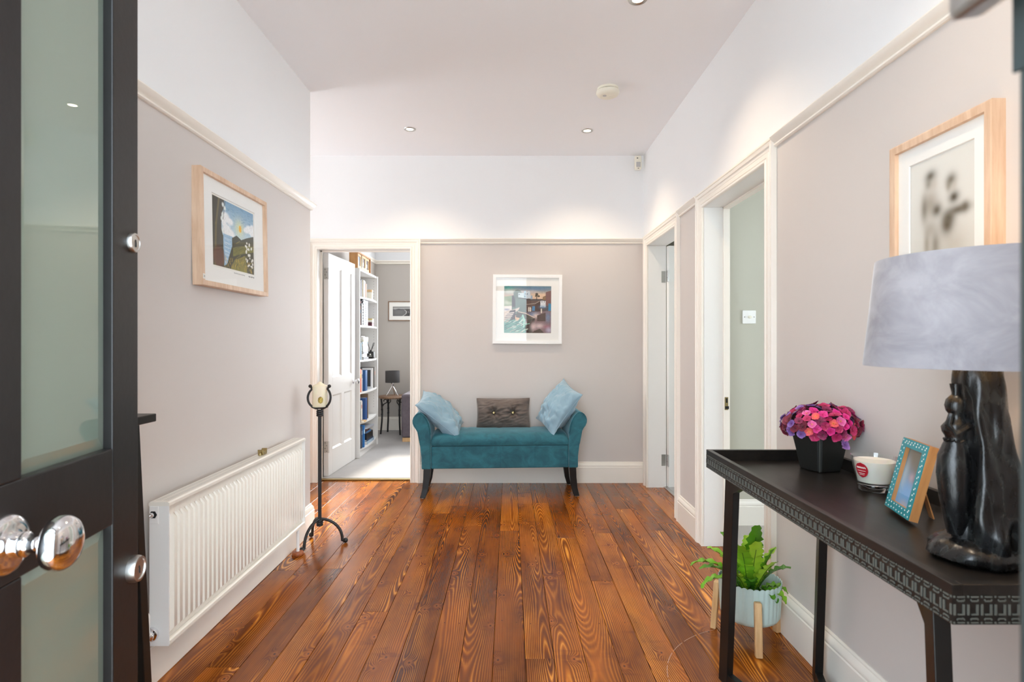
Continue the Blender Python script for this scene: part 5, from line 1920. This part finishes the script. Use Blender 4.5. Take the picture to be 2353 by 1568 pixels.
# top shelf
for lab, y, th, h, col, xf in (
        ('slim rust paperback, first on the top shelf of the bookcase', 5.790, .016, .175, (158, 84, 56), -1.539),
        ('thin cream booklet beside the rust paperback on the top shelf', 5.812, .012, .165, (226, 214, 190), -1.544),
        ('slim grey paperback, third on the top shelf of the bookcase', 5.830, .018, .170, (120, 118, 120), -1.534),
        ('dark navy paperback between grey and white books on the top shelf', 5.856, .022, .178, (44, 48, 62), -1.530),
        ('white paperback in the middle of the top shelf books', 5.886, .018, .160, (226, 224, 218), -1.534),
        ('thick buff hardback, widest book on the top shelf', 5.912, .060, .178, (206, 196, 168), -1.524),
        ('pale tan hardback after the thick buff one on the top shelf', 5.985, .040, .172, (216, 200, 176), -1.530),
        ('orange paperback near the end of the top shelf row', 6.036, .020, .150, (214, 132, 84), -1.526),
        ('pale grey thin book, last of the top shelf row', 6.064, .014, .140, (190, 190, 188), -1.530)):
    book(lab, y, Z1_ + E, th, h, .17, col, xf)
t = thing('lidded_jar', 'white jar with a wooden lid at the end of the top shelf', 'jar', (-1.584, 6.36, Z1_))
MB().lathe([(.044, 0), (.050, .004), (.051, .085), (.046, .090)], (-1.584, 6.36, Z1_ + E), 28).build('jar_body', M['cream_plastic'], t, smooth=True)
MB().lathe([(.049, .0905), (.051, .093), (.051, .112), (.047, .115)], (-1.584, 6.36, Z1_ + E), 28).build('lid', M['light_wood'], t, smooth=True)
t = thing('white_candle', 'slim white bottle behind the lidded jar on the top shelf', 'bottle', (-1.674, 6.26, Z1_))
MB().lathe([(.022, 0), (.023, .09), (.010, .11), (.009, .15), (.007, .152)], (-1.674, 6.26, Z1_ + E), 20).build('bottle_body', M['grey_plastic'], t, smooth=True)

# second shelf
for lab, y, th, h, col, xf, sp in (
        ('yellow spined book, first on the second shelf of the bookcase', 5.790, .020, .205, (206, 176, 96), -1.540, (60, 110, 150)),
        ('orange and blue spined book, second on the second shelf', 5.816, .020, .198, (212, 128, 70), -1.534, (70, 120, 160)),
        ('tall charcoal folder before the patterned files on the second shelf', 5.846, .050, .225, (52, 54, 58), -1.526, None)):
    book(lab, y, Z2 + E, th, h, .19, col, xf, 0, sp)


def pattern_mat(name, dark, light, sc_):
    s = NT(name)
    v = s.obj()
    p = s.vm('ADD', s.vm('MULTIPLY', v, (sc_, sc_, sc_)), (.5, .5, .5))
    fr = s.n('VectorMath', {0: p}, operation='FRACTION').outputs[0]
    d = s.n('VectorMath', {0: s.vm('SUBTRACT', fr, (.5, .5, .5))}, operation='LENGTH').outputs['Value']
    rg_ = s.m('SINE', s.m('MULTIPLY', d, 26.0))
    return s.done(s.mix(s.m('GREATER_THAN', rg_, .35), dark, light), .5)


M['pat1'] = pattern_mat('circle_print_dark', lin(34, 38, 50), lin(206, 208, 212), 17)
M['pat2'] = pattern_mat('circle_print_blue', lin(120, 132, 158), lin(232, 234, 238), 24)
for lab, y, th, h, mt, xf in (('dark magazine file with white ring pattern on the second shelf', 5.905, .085, .268, 'pat1', -1.522), ('pale blue magazine file with ring pattern on the second shelf', 5.998, .085, .262, 'pat2', -1.520)):
    t = thing('magazine_file', lab, 'magazine file', (-1.634, y + th / 2, Z2), 'ring-patterned magazine files')
    mb = MB()
    z = Z2 + E
    mb.box(xf - .20, xf, y, y + th, z, z + .004)
    mb.box(xf - .20, xf, y, y + .003, z + .004, z + h)
    mb.box(xf - .20, xf, y + th - .003, y + th, z + .004, z + h)
    mb.box(xf - .003, xf, y + .003, y + th - .003, z + .004, z + h)
    mb.build('box_body', M[mt], t)
    MB().lathe([(.010, 0), (.012, .001), (.010, .002)], (xf + .0003, y + th / 2, z + .09), 14, 'x').build('finger_hole', M['steel'], t)
flatbook('red hardback lying across the charcoal folder on the second shelf', -1.704, -1.544, 5.79, 5.892, Z2 + .2265, .020, (176, 44, 44))
flatbook('dark red paperback on top of the red hardback on the second shelf', -1.694, -1.549, 5.795, 5.890, Z2 + .247, .016, (120, 34, 40))
for lab, y, z, w_, hh, col in (('small dark red box on the second shelf', 6.30, Z2 + E, .09, .045, (96, 40, 46)), ('small white and yellow box stacked on the dark red box', 6.31, Z2 + .0462, .075, .040, (232, 226, 206))):
    t = thing('small_box', lab, 'box', (-1.574, y + w_ / 2, z))
    box('box_body', bmat(col), t, -1.634, -1.529, y, y + w_, z, z + hh * .66, .001)
    box('lid', bmat((206, 176, 90) if col[0] > 200 else (80, 30, 36)), t, -1.635, -1.528, y - .001, y + w_ + .001, z + hh * .66, z + hh, .001)

# third shelf: upright books, a tall pile, reed diffuser
for lab, y, th, h, col, xf, sp in (
        ('thin yellow book, first on the third shelf', 5.790, .018, .185, (206, 184, 110), -1.542, None),
        ('black spined book beside the yellow one on the third shelf', 5.812, .020, .190, (40, 40, 44), -1.536, (200, 200, 196)),
        ('blue paperback before the tall pile on the third shelf', 5.836, .022, .176, (74, 128, 160), -1.530, None)):
    book(lab, y, Z3 + E, th, h, .17, col, xf, 0, sp)
pile = [((60, 58, 56), .026, 'black book at the bottom of the third shelf pile'), ((206, 200, 190), .034, 'thick cream book, second from the bottom of the third shelf pile'), ((48, 48, 50), .022, 'charcoal book, third from the bottom of the pile'), ((200, 206, 200), .030, 'pale grey book in the middle of the third shelf pile'),
        ((226, 222, 214), .026, 'white book above the pale grey one in the pile'), ((214, 206, 188), .024, 'buff book, fourth from the top of the third shelf pile'), ((96, 150, 190), .022, 'sky blue book, third from the top of the pile'), ((206, 196, 100), .018, 'yellow-green book, second from the top of the pile'), ((236, 234, 230), .030, 'white book on top of the third shelf pile')]
zz = Z3 + E
rp = random.Random(2)
for col, th, lab in pile:
    dx, dy = rp.uniform(-.006, .006), rp.uniform(-.01, .01)
    flatbook(lab, -1.664 + dx, -1.526 + dx, 5.90 + dy, 6.10 + dy, zz, th, col, tuple(max(0, c_ - 60) for c_ in col))
    zz += th + .0004
flatbook('thin brown notebook lying loose on top of the pile', -1.654, -1.539, 5.88, 6.03, zz, .010, (92, 78, 72))
t = thing('reed_diffuser', 'black square reed diffuser bottle on the third shelf', 'diffuser', (-1.549, 6.33, Z3))
mb = MB()
mb.box(-1.589, -1.509, 6.295, 6.365, Z3 + E, Z3 + .078)
mb.build('bottle', M['black_plastic'], t, .012, 3, smooth=True)
MB().lathe([(.013, .077), (.013, .092), (.011, .094)], (-1.549, 6.33, Z3), 16).build('neck', M['black_plastic'], t, smooth=True)
for dx, dy in ((-.040, .01), (.030, -.01), (.038, .012), (-.034, -.012)):
    MB().tube([(-1.549 - dx * .15, 6.33, Z3 + .06), (-1.549 + dx, 6.33 + dy, Z3 + .175)], .003, 6).build('reed', M['black_plastic'], t)
MB().lathe([(.009, 0), (.007, -.0006)], (-1.546, 6.2948, Z3 + .046), 8, 'y').build('label_mark', M['paper'], t)
box('label_mark', M['paper'], t, -1.564, -1.530, 6.2942, 6.2949, Z3 + .026, Z3 + .030)

# fourth shelf
for lab, y, th, h, col, xf, sp in (
        ('rainbow spined hardback, first on the fourth shelf', 5.800, .040, .235, (214, 96, 56), -1.526, (222, 176, 66)),
        ('white hardback beside the rainbow one on the fourth shelf', 5.843, .018, .225, (232, 230, 226), -1.522, (70, 90, 140)),
        ('red and white spined paperback on the fourth shelf', 5.880, .016, .200, (186, 110, 100), -1.530, (236, 232, 228)),
        ('royal blue box file standing on the fourth shelf', 5.960, .075, .215, (38, 92, 150), -1.514, None),
        ('brown and grey folder at the end of the fourth shelf', 6.395, .020, .232, (120, 116, 112), -1.522, (190, 120, 96))):
    book(lab, y, Z4 + E, th, h, .18, col, xf, 0, sp)
t = thing('small_picture', 'white framed dark picture leaning on the fourth shelf of the bookcase', 'picture', (-1.574, 6.29, Z4))
box('frame', M['white'], t, -1.634, -1.519, 6.285, 6.300, Z4 + E, Z4 + .225, .002)
box('print', bmat((66, 64, 62)), t, -1.626, -1.540, 6.2835, 6.2855, Z4 + .022, Z4 + .205)

# fifth shelf
for lab, y, th, h, col, xf, sp in (
        ('black spined book, first on the fifth shelf', 5.792, .022, .215, (36, 36, 40), -1.536, (206, 206, 202)),
        ('grey paperback beside the black one on the fifth shelf', 5.818, .018, .208, (120, 116, 118), -1.532, None),
        ('white spined book, third on the fifth shelf', 5.842, .022, .220, (228, 224, 218), -1.526, (180, 70, 66)),
        ('cream book before the blue folder on the fifth shelf', 5.874, .022, .205, (214, 200, 180), -1.530, None),
        ('navy blue lever arch folder on the fifth shelf', 5.950, .070, .235, (30, 72, 130), -1.512, None),
        ('brown cork board standing at the back of the fifth shelf', 6.120, .016, .262, (132, 108, 84), -1.529, None)):
    book(lab, y, Z5 + E, th, h, .18, col, xf, 0, sp)
flatbook('small tan book lying at the front edge of the fifth shelf', -1.519, -1.486, 5.80, 5.89, Z5 + E, .018, (206, 170, 120))

# bottom shelf
for lab, y, th, h, col, xf, sp in (
        ('charcoal binder, first on the bottom shelf', 5.792, .030, .215, (66, 68, 76), -1.526, None),
        ('slate blue binder, second on the bottom shelf', 5.826, .034, .222, (72, 82, 104), -1.520, (150, 156, 170)),
        ('bright blue binder, third on the bottom shelf', 5.880, .040, .228, (34, 106, 172), -1.512, (180, 210, 230))):
    book(lab, y, Z6 + E, th, h, .19, col, xf, 0, sp)
flatbook('pale blue magazine at the bottom of the bottom shelf heap', -1.694, -1.519, 6.05, 6.36, Z6 + E, .030, (150, 170, 186))
flatbook('dark magazine on the pale blue one in the bottom shelf heap', -1.694, -1.524, 6.06, 6.34, Z6 + .031, .016, (44, 60, 90))
t = thing('storage_tray', 'black open tray in the bottom shelf heap', 'tray', (-1.604, 6.20, Z6 + .048))
mb = MB()
a, b, c0, c1, z0, z1 = -1.684, -1.526, 6.05, 6.33, Z6 + .0478, Z6 + .115
mb.box(a, b, c0, c1, z0, z0 + .004)
for q in ((a, b, c0, c0 + .004), (a, b, c1 - .004, c1), (a, a + .004, c0 + .004, c1 - .004), (b - .004, b, c0 + .004, c1 - .004)):
    mb.box(q[0], q[1], q[2], q[3], z0 + .004, z1)
mb.build('tray_body', M['black_plastic'], t)
flatbook('blue and white brochure sticking out of the black tray', -1.674, -1.539, 6.07, 6.30, Z6 + .0525, .075, (76, 120, 168), (226, 226, 226))
flatbook('brown leather diary on top of the bottom shelf heap', -1.664, -1.544, 6.07, 6.25, Z6 + .1285, .022, (90, 60, 58))
flatbook('cream notepad on the brown diary', -1.654, -1.549, 6.08, 6.24, Z6 + .1512, .014, (220, 204, 180))
flatbook('grey laptop lying across the top of the bottom shelf heap', -1.694, -1.514, 6.03, 6.33, Z6 + .1660, .016, (150, 152, 158))

# triple photo box on top
t = thing('photo_box', 'wooden triple photo frame standing on top of the bookcase', 'photo frame', (-1.62, 6.05, KT))
mb = MB()
y0, y1, x0, x1, z0, z1 = 5.80, 6.34, -1.640, -1.552, KT + E, KT + .178
mb.box(x0, x1, y0, y0 + .014, z0, z1)
mb.box(x0, x1, y1 - .014, y1, z0, z1)
mb.box(x0, x1, y0 + .014, y1 - .014, z0, z0 + .014)
mb.box(x0, x1, y0 + .014, y1 - .014, z1 - .014, z1)
mb.build('box_frame', M['tan_wood'], t)
for k in range(3):
    ya = y0 + .016 + k * .170
    yb = ya + .166
    mb = MB()
    xx = x1 - .012 + (.006 if k == 1 else 0)
    o4 = [(xx, ya, z0 + .016), (xx, yb, z0 + .016), (xx, yb, z1 - .016), (xx, ya, z1 - .016)]
    i4 = [(xx, ya + .030, z0 + .040), (xx, yb - .030, z0 + .040), (xx, yb - .030, z1 - .040), (xx, ya + .030, z1 - .040)]
    b4 = [(p[0] - .008, p[1], p[2]) for p in i4]
    mb.loft([o4, i4, b4], True, False)
    mo = mb.build('inner_frame', M['light_wood'], t)
    box('photo', bmat([(150, 176, 200), (110, 104, 108), (92, 88, 92)][k]), mo, xx - .012, xx - .008, ya + .026, yb - .026, z0 + .036, z1 - .036)
    MB().sphere((xx - .0075, (ya + yb) / 2, (z0 + z1) / 2 - .012), .022, 10, 8, (.05, .9, 1)).build('photo_subject', bmat((222, 214, 206)), mo)

# ------------------------------------------------------------------ study: side table, small lamp, sofa
TXc, TYc, TZt = -1.492, 7.30, .505
t = thing('side_table', 'round wooden side table on black wrought-iron legs in the study', 'table', (TXc, TYc, CF))
MB().lathe([(.0005, TZt - .028), (.186, TZt - .028), (.192, TZt - .020), (.192, TZt - .008), (.184, TZt), (.0005, TZt)], (TXc, TYc, 0), 40, caps=False).build('top', M['table_wood'], t, smooth=True, angle=30)
for a in (200, 130, 310, 40):
    d = Vector((math.cos(R(a)), math.sin(R(a)), 0))
    p = lambda r_, z: (TXc + d.x * r_, TYc + d.y * r_, z)
    lg = MB()
    lg.tube([p(.160, TZt - .03), p(.150, .40), p(.146, .30), p(.150, .18), p(.165, CF + .001)], .011, 8)
    for z in (.40, .33, .27):
        lg.sphere(p(.148, z), .016, 10, 6, (1, 1, .6))
    lo_ = lg.build('leg', M['iron'], t, smooth=True)
    sc_ = []
    for k in range(16):
        an = R(-90 + 300 * k / 15)
        rr_ = .030 * (1 - .035 * k)
        sc_.append(p(.110 - rr_ * math.cos(an), TZt - .066 + rr_ * math.sin(an)))
    MB().tube([p(.150, .36), p(.125, .40)] + sc_, .0065, 6).build('scroll', M['iron'], lo_, smooth=True)
lx, ly = -1.502, 7.27
t = thing('tripod_lamp', 'small lamp with charcoal drum shade and chrome tripod on the study side table', 'table lamp', (lx, ly, TZt))
sh = MB()
sh.lathe([(.090, .675), (.0905, .676), (.0905, .823), (.090, .824), (.0885, .824), (.0885, .675)], (lx, ly, 0), 40, caps=False)
sh.build('shade', plain('charcoal_fabric', lin(62, 60, 60), .85, .1, 200), t, smooth=True)
MB().lathe([(.0005, .80), (.088, .80)], (lx, ly, 0), 30, caps=False).build('shade_ring', M['chrome'], t)
MB().lathe([(.010, .630), (.014, .64), (.014, .70), (.010, .705)], (lx, ly, 0), 16).build('lamp_holder', M['chrome'], t, smooth=True)
for a in (190, 350, 80):
    d = Vector((math.cos(R(a)), math.sin(R(a)), 0))
    MB().tube([(lx - d.x * .018, ly - d.y * .018, .668), (lx + d.x * .075, ly + d.y * .075, TZt + .004)], .0065, 10).build('leg', M['chrome'], t, smooth=True)

t = thing('sofa', 'dark mauve-grey sofa half hidden by the study door frame', 'sofa', (-.50, 7.05, CF))
ax0, ax1, sy0, sy1 = -1.280, 0.30, 6.68, 7.50
for a, b in ((ax0, ax0 + .14), (ax1 - .14, ax1)):
    mb = MB()
    mb.box(a, b, sy0, sy1, CF + .048, .578)
    mb.build('arm', M['sofa'], t, .028, 3, smooth=True)
for a, b in ((ax0 + .143, (ax0 + ax1) / 2 - .002), ((ax0 + ax1) / 2 + .002, ax1 - .143)):
    mb = MB()
    mb.box(a, b, sy0 + .01, sy1 - .17, .27, .44)
    mb.build('seat_cushion', M['sofa'], t, .035, 3, smooth=True)
mb = MB()
mb.box(ax0 + .143, ax1 - .143, sy1 - .20, sy1, CF + .06, .80)
mb.build('backrest', M['sofa'], t, .035, 3, smooth=True)
mb = MB()
mb.box(ax0 + .143, ax1 - .143, sy0 + .02, sy1 - .20, CF + .06, .27)
mb.build('seat_base', M['sofa'], t, .01)
for a in (ax0 + .012, ax1 - .112):
    for b in (sy0 + .012, sy1 - .09):
        box('foot', M['light_wood'], t, a, a + .10, b, b + .07, CF + .0005, CF + .048, .003)
